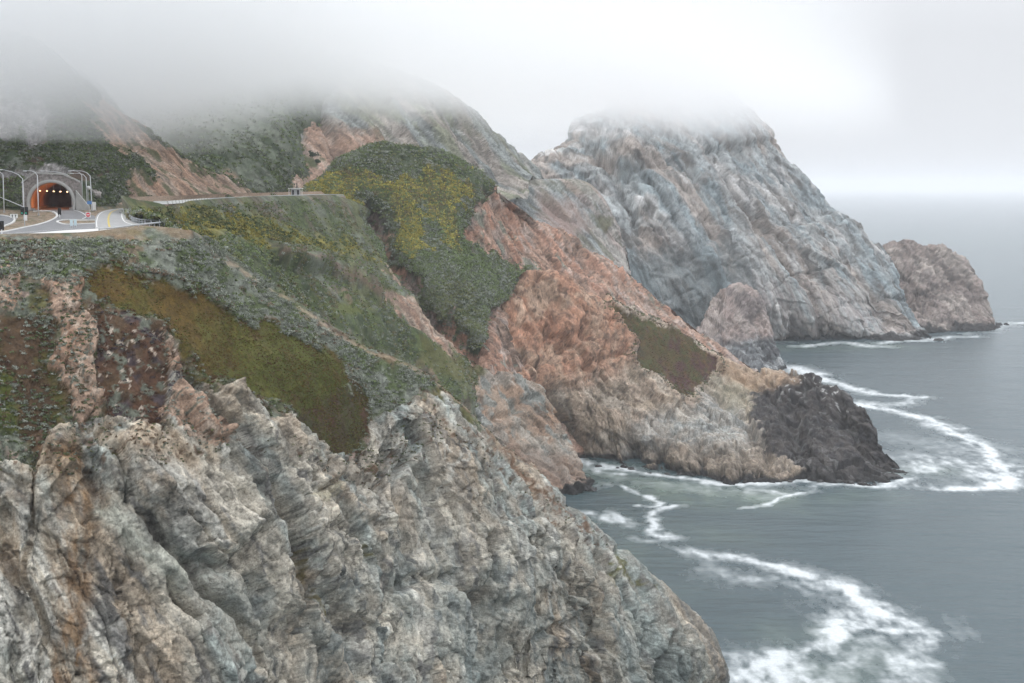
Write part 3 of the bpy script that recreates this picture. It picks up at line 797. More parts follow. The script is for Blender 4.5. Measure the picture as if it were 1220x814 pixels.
    return finish('promontory', V, disp, col, ice, N)

# ================================================================== cove wall left of the cave
def build_cove_wall():
    rows = [
     [(500,440,540),(530,436,560),(560,434,585),(585,446,600),(610,452,610),(632,458,616),(645,466,618),(652,480,616)],
     [(510,470,535),(550,475,560),(590,480,585),(625,490,598),(650,500,606),(664,515,606)],
     [(520,520,530),(570,525,555),(620,535,578),(660,545,592),(684,552,598)],
     [(540,570,525),(600,570,560),(650,572,575),(680,572,582),(697,574,583)],
     [S(560,612),S(620,602),S(670,590),S(690,587),S(704,583)],
     [p + np.array([0, -5, -9.]) for p in (S(560,612),S(620,602),S(670,590),S(690,587),S(704,583))],
    ]
    V = loft(rows, Q, back=[(5, 60, -70), (2, 25, -25), (1, 8, -5)], right=(2, 14, -6))
    N = grid_normals(V); P = V.reshape(-1, 3).astype(F32); BK = BACK
    X, Y = proj(P); Xj, Yj = jitter(P, X, Y, 18, 16); X2, Y2 = bend(P, X, Y, 26, 10)
    d, rid, gid, hid, e = rock_relief(P, 15, .6, amp=1.4, crack=1.4, N=N)
    disp = d
    for pl, w, dep in [([(590,500),(620,485),(640,478)], 5, 2.5), ([(600,470),(640,520),(680,560)], 6, 1.5)]:
        disp = disp - np.exp(-(seg_dist(X2, Y2, pl) / w) ** 2) * dep
    disp = disp * (1 - .6 * sstep(0, 20, BK))
    col = rock_paint(P, c3(.40,.27,.19), [(c3(.40,.36,.31), .05, .14, .5, .8), (c3(.28,.22,.17), .15, .1, .3, .8), (c3(.27,.29,.27), .2, .08, .3, .8)], 26, .6, rid, gid, hid)
    gz = region(Xj, Yj, [(560,460),(600,465),(620,490),(680,545),(640,560),(600,530)], 10)
    col = mix(col, c3(.36,.34,.29), gz * .35)
    br = region(Xj, Yj, [(600,530),(660,540),(700,570),(640,600),(590,570)], 10)
    col = mix(col, c3(.26,.19,.15), br * .6)
    gr = region(Xj, Yj, [(535,425),(575,430),(578,445),(560,450),(535,445)], 5)
    col = mix(col, c3(.09,.09,.025), gr * .9)
    col = wet_band(P, col, 4.5)
    return finish('cliff.001', V, disp, col, gr, N)

# ================================================================== hills behind the road
def build_hills():
    out = []
    # --- hill over the tunnel
    rows = [
     [(-190,30,455),(0,40,450),(60,64,448),(105,108,440),(150,145,448),(195,174,462),(250,204,480),(290,222,510),(330,236,545)],
     [(-190,110,395),(0,112,400),(50,122,404),(105,132,412),(150,165,425),(190,190,440),(240,212,462),(285,228,495),(326,238,535)],
     [(-190,180,358),(0,178,364),(60,182,368),(110,185,374),(160,200,392),(200,214,412),(245,228,440),(285,236,475),(322,239,525)],
     [(-190,215,345),(0,214,349),(60,214,352),(100,218,356),(150,225,378),(200,230,402),(245,235,432),(280,238.5,465),(318,240,515)],
     [(-190,252,336),(0,252,340),(40,251,341),(90,250.5,343),(120,249,350),(170,246,375),(210,243,400),(250,241.5,430),(285,240.5,462),(316,240.5,500)],
     [(-190,262,325),(0,262,330),(90,260,334),(150,256,352),(210,252,390),(285,247,450),(316,245,490)],
    ]
    V = loft(rows, Q, back=[(0, 150, -60), (0, 60, -12), (0, 22, -3)])
    N = grid_normals(V); P = V.reshape(-1, 3).astype(F32); BK = BACK
    X, Y = proj(P); Xj, Yj = jitter(P, X, Y, 14, 22)
    band = region(Xj, Yj, [(88,118),(125,125),(175,165),(215,185),(260,210),(300,228),(320,240),(240,242),(200,240),(150,238),(150,212),(165,205),(185,215),(160,190),(140,180),(115,150)], 4)
    d, rid, gid, hid, e = rock_relief(P, 8, .6, N=N)
    sc, sr = scrub_relief(P, 1.9, .75)
    crag = np.maximum(region(Xj, Yj, [(-60,125),(20,118),(45,115),(58,135),(58,160),(45,168),(25,150),(15,165),(-60,168)], 4), region(Xj, Yj, [(-60,192),(20,196),(75,192),(84,200),(80,206),(30,206),(-60,208)], 2))
    disp = sc * (1 - band * .8) + fbm(P / 35, 3) * 3 + d * (.1 + .5 * band) + crag * d * .8
    calm = sstep(0, 14, np.interp(X, [-190,0,90,170,250,316], [252,252,250.5,246,241.5,240.5]) - Y)
    disp = disp * calm
    col = scrub_paint(P, c3(.10,.115,.07), [(SAGE * .9, .08, .12, .2), (SCRUBD, .08, .1, .3), (c3(.12,.08,.06), .24, .06, .2)], 40, sr)
    rk = rock_paint(P, c3(.38,.27,.20), [(c3(.41,.26,.18), .0, .14, .4, .3), (c3(.44,.35,.28), .14, .1, .3, .3)], 24, .6, rid, gid, hid)
    rk = mix(rk, SCRUB, sstep(.14, .24, fbm(P / 7, 4)) * .8)
    col = mix(col, rk, sstep(.3, .7, band + fbm(P / 3, 3) * .5 * (band > .01)))
    ck = rock_paint(P, c3(.33,.31,.30), [(c3(.17,.16,.14), .05, .1, .2, .4)], 14, .2, rid, gid, hid)
    col = mix(col, ck, sstep(.5, .65, crag + fbm(P / 2.5 + 4, 4) * 1.1 * (crag > .02)))
    verge = sstep(7, 0, np.interp(X, [-190,0,90,170,250,316], [252,252,250.5,246,241.5,240.5]) - Y)
    col = mix(col, c3(.27,.21,.14), verge * .8 * sstep(-.3, .2, fbm(P / 4, 3)))
    # the bore of the tunnel goes through the hill face
    nr, nc = V.shape[:2]
    Pd = P + N.reshape(-1, 3) * disp[:, None]
    loc = (Pd - TUN['o']) ; lx = loc @ TUN['ax']; ly = loc @ TUN['ay']; lz = loc[:, 2]
    hole = (np.abs(lx) < TUN['w'] / 2 + .5) & (lz < TUN['h'] + .6) & (ly > -30) & (ly < 26)
    face = (np.abs(lx) < 6.9) & (ly < 1.8) & (ly > -30)
    Fq = grid_faces(nr, nc)
    keep = ~(hole[Fq].any(1))
    o = mesh_np('hill', Pd, Fq[keep], MAT['terrain'], True, {'Col': np.clip(col, .004, .85), 'veg': 1 - band})
    LAND.append(('hill', V.shape, Pd)); tag(o, kind='structure'); out.append(o)
    global HILL; HILL = dict(P=Pd, X=X, Y=Y, band=band, crag=crag, shape=V.shape)
    # --- green slope in the fog behind it
    rows = [
     [(-150,10,760),(60,20,760),(150,28,770),(260,40,790),(380,60,850),(470,95,1000)],
     [(-150,70,650),(60,85,650),(140,92,660),(220,102,690),(300,112,720),(360,125,770),(440,150,950)],
     [(-60,150,560),(80,150,560),(160,158,580),(230,170,610),(300,186,640),(345,200,680),(400,215,840)],
     [(0,220,500),(120,222,500),(200,226,530),(260,230,565),(310,230,605),(340,228,650),(380,226,740)],
     [(0,262,480),(120,256,490),(200,250,515),(270,246,550),(320,243,600),(380,240,700)],
    ]
    V = loft(rows, Q, back=[(0, 160, -50), (0, 50, -6)])
    N = grid_normals(V); P = V.reshape(-1, 3).astype(F32); BK = BACK
    sc, sr = scrub_relief(P, 2.8, 1.0)
    X, Y = proj(P); Xj, Yj = jitter(P, X, Y, 25, 14)
    disp = sc + fbm(P / 60, 3) * 7
    col = scrub_paint(P, c3(.105,.125,.085), [(SAGE * .9, .1, .12, .2), (SCRUBD, .1, .1, .3)], 60, sr)
    bt = region(Xj, Yj, [(265,205),(285,210),(300,226),(310,240),(285,240)], 4)
    col = mix(col, c3(.38,.25,.18), bt * .7)
    o = finish('hill.001', V, disp, col, np.ones(len(P)), N); out.append(o)
    # --- eroded pink and grey ridge
    rows = [
     [(350,60,900),(390,66,905),(430,76,915),(470,84,935),(505,96,955),(540,117,975),(570,138,995),(600,166,1020),(620,184,1040),(637,200,1060),(650,212,1070)],
     [(350,110,830),(400,115,840),(450,120,870),(500,132,900),(540,150,925),(580,172,960),(610,190,990),(630,202,1020),(645,213,1045)],
     [(345,150,770),(375,145,780),(420,158,800),(470,165,840),(520,175,880),(560,190,910),(600,203,950),(636,211,1000)],
     [(318,205,690),(350,188,710),(380,190,740),(430,205,780),(480,215,820),(540,216,870),(590,217,920),(630,217,960)],
     [(316,238,640),(345,232,655),(380,232,700),(430,240,740),(500,250,780),(560,250,830),(600,240,880),(630,235,920)],
    ]
    V = loft(rows, Q, back=[(20, 200, -90), (8, 70, -24), (3, 25, -6)])
    N = grid_normals(V); P = V.reshape(-1, 3).astype(F32); BK = BACK
    X, Y = proj(P); Xj, Yj = jitter(P, X, Y, 30, 20); X2, Y2 = bend(P, X, Y, 30, 10)
    d, rid, gid, hid, e = rock_relief(P, 22, .6, amp=.8, N=N)
    disp = d
    for pl, w, dep in [([(380,130),(400,170),(410,200)], 8, 5), ([(470,100),(500,150),(560,215)], 9, 5), ([(430,120),(470,160)], 8, 4), ([(550,150),(600,210)], 7, 4)]:
        disp = disp - np.exp(-(seg_dist(X2, Y2, pl) / w) ** 2) * dep
    disp = disp * (1 - .6 * sstep(0, 20, BK))
    col = rock_paint(P, c3(.37,.33,.29), [(c3(.28,.31,.30), .0, .14, .5, .3), (c3(.22,.23,.16), .12, .1, .4, .3)], 60, .6, rid, gid, hid)
    pk = region(Xj, Yj, [(350,125),(372,130),(400,160),(440,158),(500,175),(440,195),(400,215),(360,240),(312,244),(330,205),(350,185),(360,160)], 9)
    col = mix(col, rock_paint(P, c3(.44,.29,.215), [(c3(.45,.35,.29), .08, .1, .3, .3)], 40, .6, rid, gid, hid), pk * .95)
    gr = region(Xj, Yj, [(420,60),(520,100),(600,170),(560,165),(500,125),(440,105),(400,100)], 10) * sstep(-.2, .15, fbm(P / 18, 4))
    col = mix(col, c3(.13,.13,.08), gr * .6)
    bush = region(Xj, Yj, [(360,180),(375,182),(384,192),(380,202),(366,198)], 3)
    col = mix(col, SCRUB, bush * .9)
    o = finish('ridge', V, disp, col, np.clip(gr + bush, 0, 1), N); out.append(o)
    # --- grey shoulder carrying the old road bench
    rows = [
     [(545,216,960),(580,218,975),(620,217,995),(660,214.5,1015),(690,215.5,1030),(706,222,1038),(722,240,1042),(732,262,1038),(741,288,1028)],
     [(545,245,925),(600,245,940),(650,248,960),(685,262,980),(715,290,995),(752,322,1000)],
     [(560,300,880),(620,300,895),(680,320,910),(720,345,930),(765,365,955),(800,395,960)],
     [(560,420,840),(640,420,860),(720,440,880),(800,460,910),(840,470,920)],
    ]
    V = loft(rows, Q, back=[(20, 90, -60), (8, 40, -16), (0, 10, -1)], right=(6, 50, -12))
    N = grid_normals(V); P = V.reshape(-1, 3).astype(F32); BK = BACK
    X, Y = proj(P); Xj, Yj = jitter(P, X, Y, 30, 16)
    d, rid, gid, hid, e = rock_relief(P, 22, .8, amp=.8, N=N)
    calm = sstep(0, 8, Y - np.interp(X, [545,620,690,706,722,750], [216,217,215.5,222,240,290]))
    disp = d * np.where(BK > 0, .1, .1 + .9 * calm)
    col = rock_paint(P, c3(.37,.35,.32), [(c3(.38,.30,.27), .0, .14, .5, .3), (c3(.28,.31,.31), .1, .1, .4, .3), (c3(.17,.17,.13), .24, .06, .3, .3)], 50, .8, rid, gid, hid)
    pk = region(Xj, Yj, [(640,235),(690,240),(705,275),(670,290),(645,265)], 10)
    col = mix(col, c3(.38,.27,.235), pk * .6)
    g = region(Xj, Yj, [(700,250),(718,258),(728,268),(722,274),(708,264)], 2) + .5 * region(Xj, Yj, [(560,216),(720,215),(715,232),(650,224),(560,228)], 4)
    col = mix(col, c3(.10,.10,.04), np.clip(g, 0, 1) * .7)
    out.append(finish('ridge.001', V, disp, col, np.clip(g, 0, 1), N))
    return out

# ================================================================== far headland, its stack-like tip and the small dark headland
def build_headland():
    rows = [
     [(540,240,1180),(590,222,1190),(636,199,1200),(665,178,1215),(690,158,1232),(712,138,1250),(740,108,1275),(770,84,1300),(805,72,1315),(845,78,1315),(880,108,1305),(905,146,1290),(940,181,1280),(970,214,1270),(1010,256,1258),(1045,289,1248),(1060,306,1243),(1078,340,1235),(1098,380,1222),S(1113,402)],
     [(560,270,1110),(620,242,1120),(670,225,1130),(720,206,1145),(780,180,1170),(840,172,1195),(890,200,1205),(930,232,1208),(970,268,1208),(1010,303,1204),(1045,342,1202),(1085,386,1198),S(1112,403)],
     [(600,320,1070),(660,305,1075),(720,295,1088),(790,285,1105),(850,288,1132),(900,303,1152),(950,328,1164),(1000,354,1172),(1050,380,1180),(1090,396,1182),S(1111,403)],
     [(640,390,1060),(700,380,1066),(770,372,1085),(830,366,1108),(880,364,1132),(930,368,1150),(980,380,1158),(1040,392,1167),(1085,399,1176),S(1110,404)],
     [S(680,425),S(760,416),S(830,410),S(880,407),S(915,404),S(960,402.5),S(1020,403),S(1070,405.5),S(1108,404)],
     [p + np.array([0, -10, -12.]) for p in (S(680,425),S(760,416),S(830,410),S(880,407),S(915,404),S(960,402.5),S(1020,403),S(1070,405.5),S(1108,404))],
    ]
    V = loft(rows, Q, back=[(0, 260, -200), (0, 110, -70), (0, 35, -14)])
    V[..., 2] = np.maximum(V[..., 2], -12)
    N = grid_normals(V); P = V.reshape(-1, 3).astype(F32); BK = BACK
    X, Y = proj(P); Xj, Yj = jitter(P, X, Y, 45, 20); X2, Y2 = bend(P, X, Y, 60, 14)
    feat = rock_relief(P + 200, 110, .5, zs=.6, amp=.5, fine=0)[0]
    for pl, w, dep in [([(717,195),(740,215),(760,245),(766,270)], 6, 8), ([(780,285),(800,310),(830,330)], 8, 4), ([(855,330),(870,290),(865,240)], 6, 6), ([(800,345),(835,372)], 10, 3),
                       ([(905,260),(925,310),(945,345)], 4, 5), ([(880,375),(884,402)], 5, 9), ([(935,380),(940,402)], 9, 9), ([(905,365),(907,402)], 4, 5), ([(740,208),(795,206)], 4, 5), ([(1000,300),(1040,350),(1060,385)], 6, 5),
                       ([(820,200),(850,300),(845,360)], 7, 5), ([(960,330),(1000,400)], 5, 5)]:
        feat = feat - np.exp(-(seg_dist(X2, Y2, pl) / w) ** 2) * dep
    for pl, w, dep in [([(750,180),(790,250),(810,300)], 18, 7), ([(890,300),(900,360)], 12, 6), ([(960,350),(990,395)], 14, 6), ([(835,310),(850,340)], 10, 6), ([(1040,370),(1080,395)], 8, 4)]:
        feat = feat + np.exp(-(seg_dist(X2, Y2, pl) / w) ** 2) * dep
    V = V + N * (feat * (1 - .6 * sstep(0, 40, BK))).reshape(V.shape[:2])[..., None]
    N = mixed_normals(N, V); P = V.reshape(-1, 3).astype(F32)
    d, rid, gid, hid, e = rock_relief(P, 36, .45, zs=.7, amp=.75, crack=1.5, N=N)
    disp = d * 1.0
    disp = disp * (1 - .6 * sstep(0, 40, BK))
    col = rock_paint(P, c3(.37,.39,.39), [(c3(.27,.32,.335), .0, .14, .6, .3), (c3(.38,.32,.28), .10, .12, .5, .3), (c3(.52,.51,.50), .22, .07, .25, .25), (c3(.19,.185,.175), .24, .06, .15, .3)], 90, .5, rid, gid, hid)
    warm = region(Xj, Yj, [(640,190),(720,110),(860,90),(920,180),(1000,260),(1060,310),(1060,400),(960,400),(900,360),(860,280),(780,220),(700,200)], 30)
    col = mix(col, c3(.37,.325,.29), warm * .38 * sstep(-.3, .3, streaks(P, .4, 10)))
    blue = region(Xj, Yj, [(770,300),(860,300),(880,350),(850,400),(760,380),(740,320)], 22)
    col = mix(col, c3(.23,.275,.285), blue * .7)
    pinkb = region(Xj, Yj, [(860,340),(1000,350),(1110,400),(900,400)], 14)
    col = mix(col, c3(.42,.36,.34), pinkb * .55 * sstep(-.3, .2, streaks(P, .5, 5)))
    gu = sstep(.22, .32, streaks(P, .3, 4)) * region(Xj, Yj, [(930,250),(1000,290),(1040,350),(960,340),(920,290)], 15)
    col = mix(col, c3(.62,.62,.60), gu * .6)
    col = wet_band(P, col, 6)
    finish('headland', V, disp, col, np.zeros(len(P)), N)
    # tip
    rows = [
     [(1020,320,1340),(1040,312,1320),(1052,300,1312),(1064,292,1308),(1080,289,1305),(1102,295,1302),(1122,302,1300),(1138,313,1296),(1150,324,1290),(1160,338,1282),(1166,346,1276),(1174,366,1268),(1180,380,1258),S(1186,392)],
     [(1015,355,1300),(1040,340,1285),(1065,333,1275),(1095,332,1270),(1125,345,1264),(1148,358,1260),(1165,374,1254),(1178,385,1248),S(1185,393)],
     [(1020,385,1265),(1050,375,1250),(1085,372,1246),(1120,378,1242),(1150,384,1240),(1172,390,1238),S(1184,393.5)],
     [S(1030,402),S(1060,400),S(1095,397.5),S(1130,395.5),S(1160,394.5),S(1183,394)],
     [p + np.array([0, -8, -12.]) for p in (S(1030,402),S(1060,400),S(1095,397.5),S(1130,395.5),S(1160,394.5),S(1183,394))],
    ]
    V = loft(rows, Q, back=[(0, 110, -110), (0, 50, -40), (0, 16, -9)], right=(8, 20, -6))
    V[..., 2] = np.maximum(V[..., 2], -12)
    N = grid_normals(V); P = V.reshape(-1, 3).astype(F32); BK = BACK
    X, Y = proj(P)
    d, rid, gid, hid, e = rock_relief(P, 24, .5, zs=.7, amp=1.4, crack=1.5, N=N)
    disp = d * (1 - .6 * sstep(0, 20, BK))
    col = rock_paint(P, c3(.22,.18,.16), [(c3(.31,.27,.24), .0, .14, .4, .4), (c3(.20,.165,.15), .14, .1, .3, .4)], 60, .4, rid, gid, hid)
    col = wet_band(P, col, 7)
    finish('headland.001', V, disp, col, np.zeros(len(P)), N)
    # small dark headland in front
    rows = [
     [(822,400,985),(836,382,1000),(850,362,1010),(866,347,1015),(882,343,1015),(898,348,1012),(908,366,1005),(914,388,995),(920,408,985),(928,424,975),S(934,438)],
     [(822,425,965),(845,405,978),(866,385,988),(885,378,990),(900,390,986),(912,410,978),(924,430,970),S(933,441)],
     [(822,450,948),(850,430,960),(876,418,968),(895,418,968),(912,430,965),S(931,443)],
     [S(840,458),S(870,452),S(890,449),S(912,447),S(930,444)],
     [p + np.array([0, -6, -9.]) for p in (S(840,458),S(870,452),S(890,449),S(912,447),S(930,444))],
    ]
    V = loft(rows, Q, back=[(-10, 90, -90), (-4, 36, -26), (0, 12, -6)], right=(5, 15, -6))
    V[..., 2] = np.maximum(V[..., 2], -10)
    N = grid_normals(V); P = V.reshape(-1, 3).astype(F32); BK = BACK
    X, Y = proj(P); Xj, Yj = jitter(P, X, Y, 20, 10)
    d, rid, gid, hid, e = rock_relief(P, 18, .3, zs=.7, amp=1.2, N=N)
    disp = d * (1 - .6 * sstep(0, 20, BK))
    col = rock_paint(P, c3(.33,.265,.24), [(c3(.38,.33,.30), .0, .14, .4, .3), (c3(.18,.155,.15), .14, .1, .3, .3)], 40, .2, rid, gid, hid)
    lo = sstep(395, 412, Yj)
    dk = rock_paint(P, c3(.155,.165,.17), [(c3(.34,.35,.35), .12, .1, .2, .3), (c3(.06,.06,.065), .05, .08, .2, .3)], 30, .3, rid, gid, hid)
    col = mix(col, dk, lo)
    col = wet_band(P, col, 4)
    finish('headland.002', V, disp, col, np.zeros(len(P)), N)
# ================================================================== terrace with the roads
def sheet(name, pxpoly, dz, mat, holes=None, D=None):
    """flat paved area on the terrace; corners given by their directions, dz above the ground"""
    from mathutils import Vector
    from mathutils.geometry import tessellate_polygon
    pts = [G(px, py) + np.array([0, 0, dz]) for px, py in pxpoly]
    tris = tessellate_polygon([[Vector(p) for p in pts]])
    mb = MB(); mb.v = [tuple(p) for p in pts]
    fs = []
    for t in tris:
        a, b, c = (np.array(pts[i]) for i in t)
        n = np.cross(b - a, c - a)
        fs.append(tuple(t) if n[2] > 0 else tuple(t)[::-1])
    mb.f = fs
    o = mb.build(name, MAT[mat]); return o

def smooth_px(pts, n=6):
    P = np.array(pts, float)
    t = np.linspace(0, len(P) - 1, (len(P) - 1) * n + 1)
    return [tuple(p) for p in cr(P, t)]

def kerb(name, pts, w=.3, h=.15, mat='bright_concrete', base=0.0, world=False, close=False):
    """solid strip following a line of ground points"""
    P = [np.array(p, float) for p in pts] if world else [G(*p) for p in pts]
    P = [p + np.array([0, 0, base]) for p in P]
    mb = MB(); n = len(P)
    for i, p in enumerate(P):
        t = P[min(i + 1, n - 1)] - P[max(i - 1, 0)]; t[2] = 0; t /= np.linalg.norm(t) + 1e-9
        s = np.array([-t[1], t[0], 0]) * w / 2
        for q, z in ((p - s, -.2), (p + s, -.2), (p + s * .85, h), (p - s * .85, h)):
            mb.v.append((q[0], q[1], q[2] + z))
    for i in range(n - 1):
        a = 4 * i; b = a + 4
        for k in range(4): mb.f.append((a + k, a + (k + 1) % 4, b + (k + 1) % 4, b + k))
    mb.f.append((3, 2, 1, 0)); e = 4 * (n - 1); mb.f.append((e, e + 1, e + 2, e + 3))
    return mb.build(name, MAT[mat])

def build_terrace():
    rows = [
     [G(-190,250),G(-60,250),G(0,250),G(60,249.6),G(110,249),G(153,248.6)],
     [G(-190,258),G(-60,258),G(0,258),G(60,258),G(110,258),G(149,258)],
     [G(-190,270),G(-60,268),G(0,267),G(60,267),G(110,267),G(164,267)],
     [G(-190,285),G(-60,279),G(0,276),G(60,275),G(120,273),G(198,270.5)],
     [G(-170,300),G(-60,292),G(0,288),G(100,285),G(175,280),G(229,280)],
    ]
    V = loft(rows, Q * .9)
    N = grid_normals(V); P = V.reshape(-1, 3).astype(F32)
    X, Y = proj(P)
    disp = fbm(P / 3, 4) * .10 - .06
    col = np.tile(c3(.31, .235, .165), (len(P), 1)) * (1 + .5 * fbm(P / 1.2, 4))[:, None]
    col = mix(col, c3(.13, .13, .06), sstep(.08, .2, fbm(P / 3, 4)) * .7)
    col = mix(col, c3(.40, .33, .27), sstep(.1, .25, fbm(P / 2 + 7, 3)) * .6)
    finish('ground', V, disp, col, np.zeros(len(P)), N)
    # paved surfaces, each a few millimetres to centimetres over the one below
    def road(poly, dz, mat, name='road'):
        return tag(sheet(name, poly, dz, mat), kind='structure')
    tr = smooth_px([(64,253),(68,256.5),(66,260),(58,264),(44,268.2),(30,271),(14,274.5),(0,277),(-60,282)])
    road([(36,250.2),(89,249.4),(96,251.5),(104,254.5),(113,257.5),(113.5,262.5),(100,262.6),(78,262.3),(68,264.5),(78,267.5),(113,266.2),(113,272.6),(80,274.2),(40,277.6),(0,281.2),(-60,288.5)] + tr[::-1] + [(55,251)], .012, 'asphalt')
    road([(-70,290),(-40,287),(0,281.4),(40,277.8),(80,274.4),(113,272.8),(136,270.6),(160,268.6),(150,271.6),(128,274.8),(100,277.8),(60,281.2),(20,285.2),(-20,289),(-70,293.5)], .024, 'bright_concrete', 'pavement')
    L = smooth_px([(113.5,272.6),(113,266),(113.6,260),(117,254.6),(125,251),(138,248.9),(152,248.2)])
    Rr = smooth_px([(152,248.9),(147,250.5),(144.5,254.5),(144.6,260),(149,264.6),(160,268.4)])
    road(L + Rr + [(136,270.4)], .018, 'old_asphalt')
    road([(-80,254.5)] + smooth_px([(-40,255.4),(0,256.6),(10,258.2),(17,261),(16,264.8),(8,268.6),(-4,272),(-40,276.5)]) + [(-80,279)], .018, 'asphalt')
    # shoulder outside the bend and painted lines
    road(smooth_px([(152,248.9),(147,250.5),(144.5,254.5),(144.6,260),(149,264.6),(160,268.4)]) + smooth_px([(176,268.2),(160,265.4),(152.6,260),(150.6,254.5),(154,249.6)]), .030, 'concrete', 'pavement')
    def line(pts, w, mat, name='road_marking', dz=.034):
        P = [G(*p) for p in smooth_px(pts)]
        mb = MB()
        for i, p in enumerate(P):
            t = P[min(i + 1, len(P) - 1)] - P[max(i - 1, 0)]; t[2] = 0; t /= np.linalg.norm(t)
            s = np.array([-t[1], t[0], 0]) * w / 2
            mb.v += [tuple(p - s + [0, 0, dz]), tuple(p + s + [0, 0, dz])]
        for i in range(len(P) - 1): mb.f.append((2 * i, 2 * i + 2, 2 * i + 3, 2 * i + 1))
        return tag(mb.build(name, MAT[mat]), kind='structure')
    line([(130,271),(128.6,264),(129,258),(132,253),(140,249.8)], .16, 'yellow_paint'); line([(131.2,271),(129.8,264),(130.2,258),(133.2,253),(141,249.8)], .16, 'yellow_paint')
    line([(115.4,271),(115.2,264),(117.4,257),(123,252.6),(134,250.2)], .16, 'white_paint')
    line([(158,268.0),(149.4,265),(145.6,260),(145.4,254.5),(148,250.6)], .22, 'white_paint', dz=.04)
    line([(0,279.6),(40,276.2),(80,273),(110,271.4)], .2, 'white_paint'); line([(88,250.4),(97,253.4),(103,258),(98,261)], .22, 'white_paint')
    for s, pts in (('kerb', smooth_px([(40,252),(55,251.4),(64,253),(68,256.5),(66,260),(58,264),(44,268.2),(30,271),(14,274.5),(0,277),(-60,282)])),
                   ('kerb', smooth_px([(-80,254.5),(-40,255.4),(0,256.6),(10,258.2),(17,261),(16,264.8),(8,268.6),(-4,272),(-40,276.5)])),
                   ('kerb', smooth_px([(113,262.5),(100,262.6),(78,262.3),(68,264.5),(78,267.5),(113,266.4)]))):
        tag(kerb(s, pts, .45, .15), kind='structure')

def build_old_road():
    # bench with the narrow old road running from the bend to the knoll
    F = [G(153,248.9),G(176,247.6),at(200,247.0,348),at(250,242.6,407),at(300,239.6,472),at(350,237.1,537),at(392,235.8,592),at(412,236.2,612)]
    B = [G(140,248.0),at(165,246.4,352),at(200,245.0,372),at(250,241.4,432),at(300,238.6,500),at(350,236.2,570),at(385,235.2,618),at(408,235.6,632)]
    F = np.array(F) + [0, 0, .7]; B = np.array(B) + [0, 0, 1.0]
    t = np.linspace(0, 7, 71)
    f = cr(F, t); b = cr(B, t)
    b[:, 2] = np.maximum(b[:, 2], f[:, 2] + .05)
    def strip(name, a0, a1, dz, mat, kind='structure'):
        p0 = f * (1 - a0) + b * a0; p1 = f * (1 - a1) + b * a1
        V = np.stack([p1, p0], 0); V[..., 2] += dz
        V = V.reshape(-1, 3)
        return tag(mesh_np(name, V, grid_faces(2, len(t)), MAT[mat], False), kind=kind)
    # ground bench below
    V = np.stack([b + [0, 14, 1.5], b + [0, 0, 0], f, f + [0, -6, -3]], 0).astype(F32)
    P = V.reshape(-1, 3)
    strip('road', .12, .62, .06, 'old_asphalt')
    n = len(P)
    finish('ground.001', V, np.zeros(n), np.tile(c3(.30, .22, .16), (n, 1)) * (1 + .4 * fbm(P / 2, 3))[:, None], np.zeros(n), grid_normals(V))
    return f, b

# ================================================================== sea
FOAM = [  # (direction polyline, half width in metres, strength)
 ([(822,657),(845,661),(880,666),(930,677),(975,690),(1010,705),(1050,725),(1085,740),(1108,755)], 4.6, .95),
 ([(1108,750),(1100,768),(1075,790),(1060,830)], 5.0, .72), ([(1100,752),(1060,748),(1020,746),(985,756),(958,775),(930,790),(880,802),(850,815)], 3.6, .95),
 ([(1000,735),(1050,740),(1100,752)], 6.0, .5), ([(870,815),(930,800),(960,815),(990,850)], 6.0, .62), ([(1080,775),(1030,765),(1000,790)], 6, .4),
 ([(840,680),(900,690),(960,700)], 7.0, .45), ([(940,690),(1000,720),(1060,740)], 8, .35),
 ([(804,603),(790,608),(776,620),(771,628),(784,636),(792,636)], 3.0, 1.1), ([(700,612),(715,614),(735,622)], 4.0, .9), ([(740,640),(770,645),(800,640)], 5.0, .5),
 ([(728,578),(745,586),(770,592),(782,598),(775,605),(755,604)], 1.8, .9), ([(690,548),(725,560),(745,563)], 3.0, .7), ([(700,584),(720,577),(732,580)], 3, .6),
 ([(690,551),(715,553),(760,561),(800,567),(845,574)], 3.2, .95), ([(840,575),(880,580),(920,576),(965,570),(1000,577),(1050,580),(1085,570)], 4.0, 1.0),
 ([(880,603),(910,600),(930,593),(955,586)], 2.4, 1.0), ([(900,585),(950,590),(975,580)], 4.0, .5), ([(700,556),(760,575),(830,585),(900,588)], 8.0, .33),
 ([(1088,560),(1110,552),(1140,556),(1175,566),(1195,570)], 8.0, .7), ([(1080,575),(1120,582),(1160,584),(1190,582)], 5.0, .9), ([(1060,545),(1100,545),(1150,550)], 16.0, .45),
 ([(1005,480),(1045,485),(1080,493),(1115,505),(1150,520),(1175,535),(1188,550),(1200,568),(1192,580)], 5.5, 1.1),
 ([(1060,520),(1120,535),(1170,560)], 20, .30),
 ([(925,434),(945,437),(958,443),(970,446)], 9.0, 1.1), ([(965,447),(1000,458),(1040,469),(1075,471),(1100,474)], 6.0, 1.0), ([(1090,472),(1085,480),(1070,482),(1040,482),(1010,479)], 5.0, .7),
 ([(905,470),(940,455)], 8, .3), ([(955,413),(985,410),(1005,408),(1030,412),(1050,413)], 7.0, .9), ([(905,407),(940,408)], 5, .5), ([(1050,409),(1090,406),(1115,405)], 6.0, .9), ([(1108,404),(1140,401),(1160,401)], 7.0, .9), ([(1180,393),(1205,386),(1225,385)], 8.0, .8), ([(900,425),(918,428)], 5, .8),
 ([(1185,396),(1150,398)], 6, .4), ([(880,830),(900,800),(910,850)], 12, .6),
]
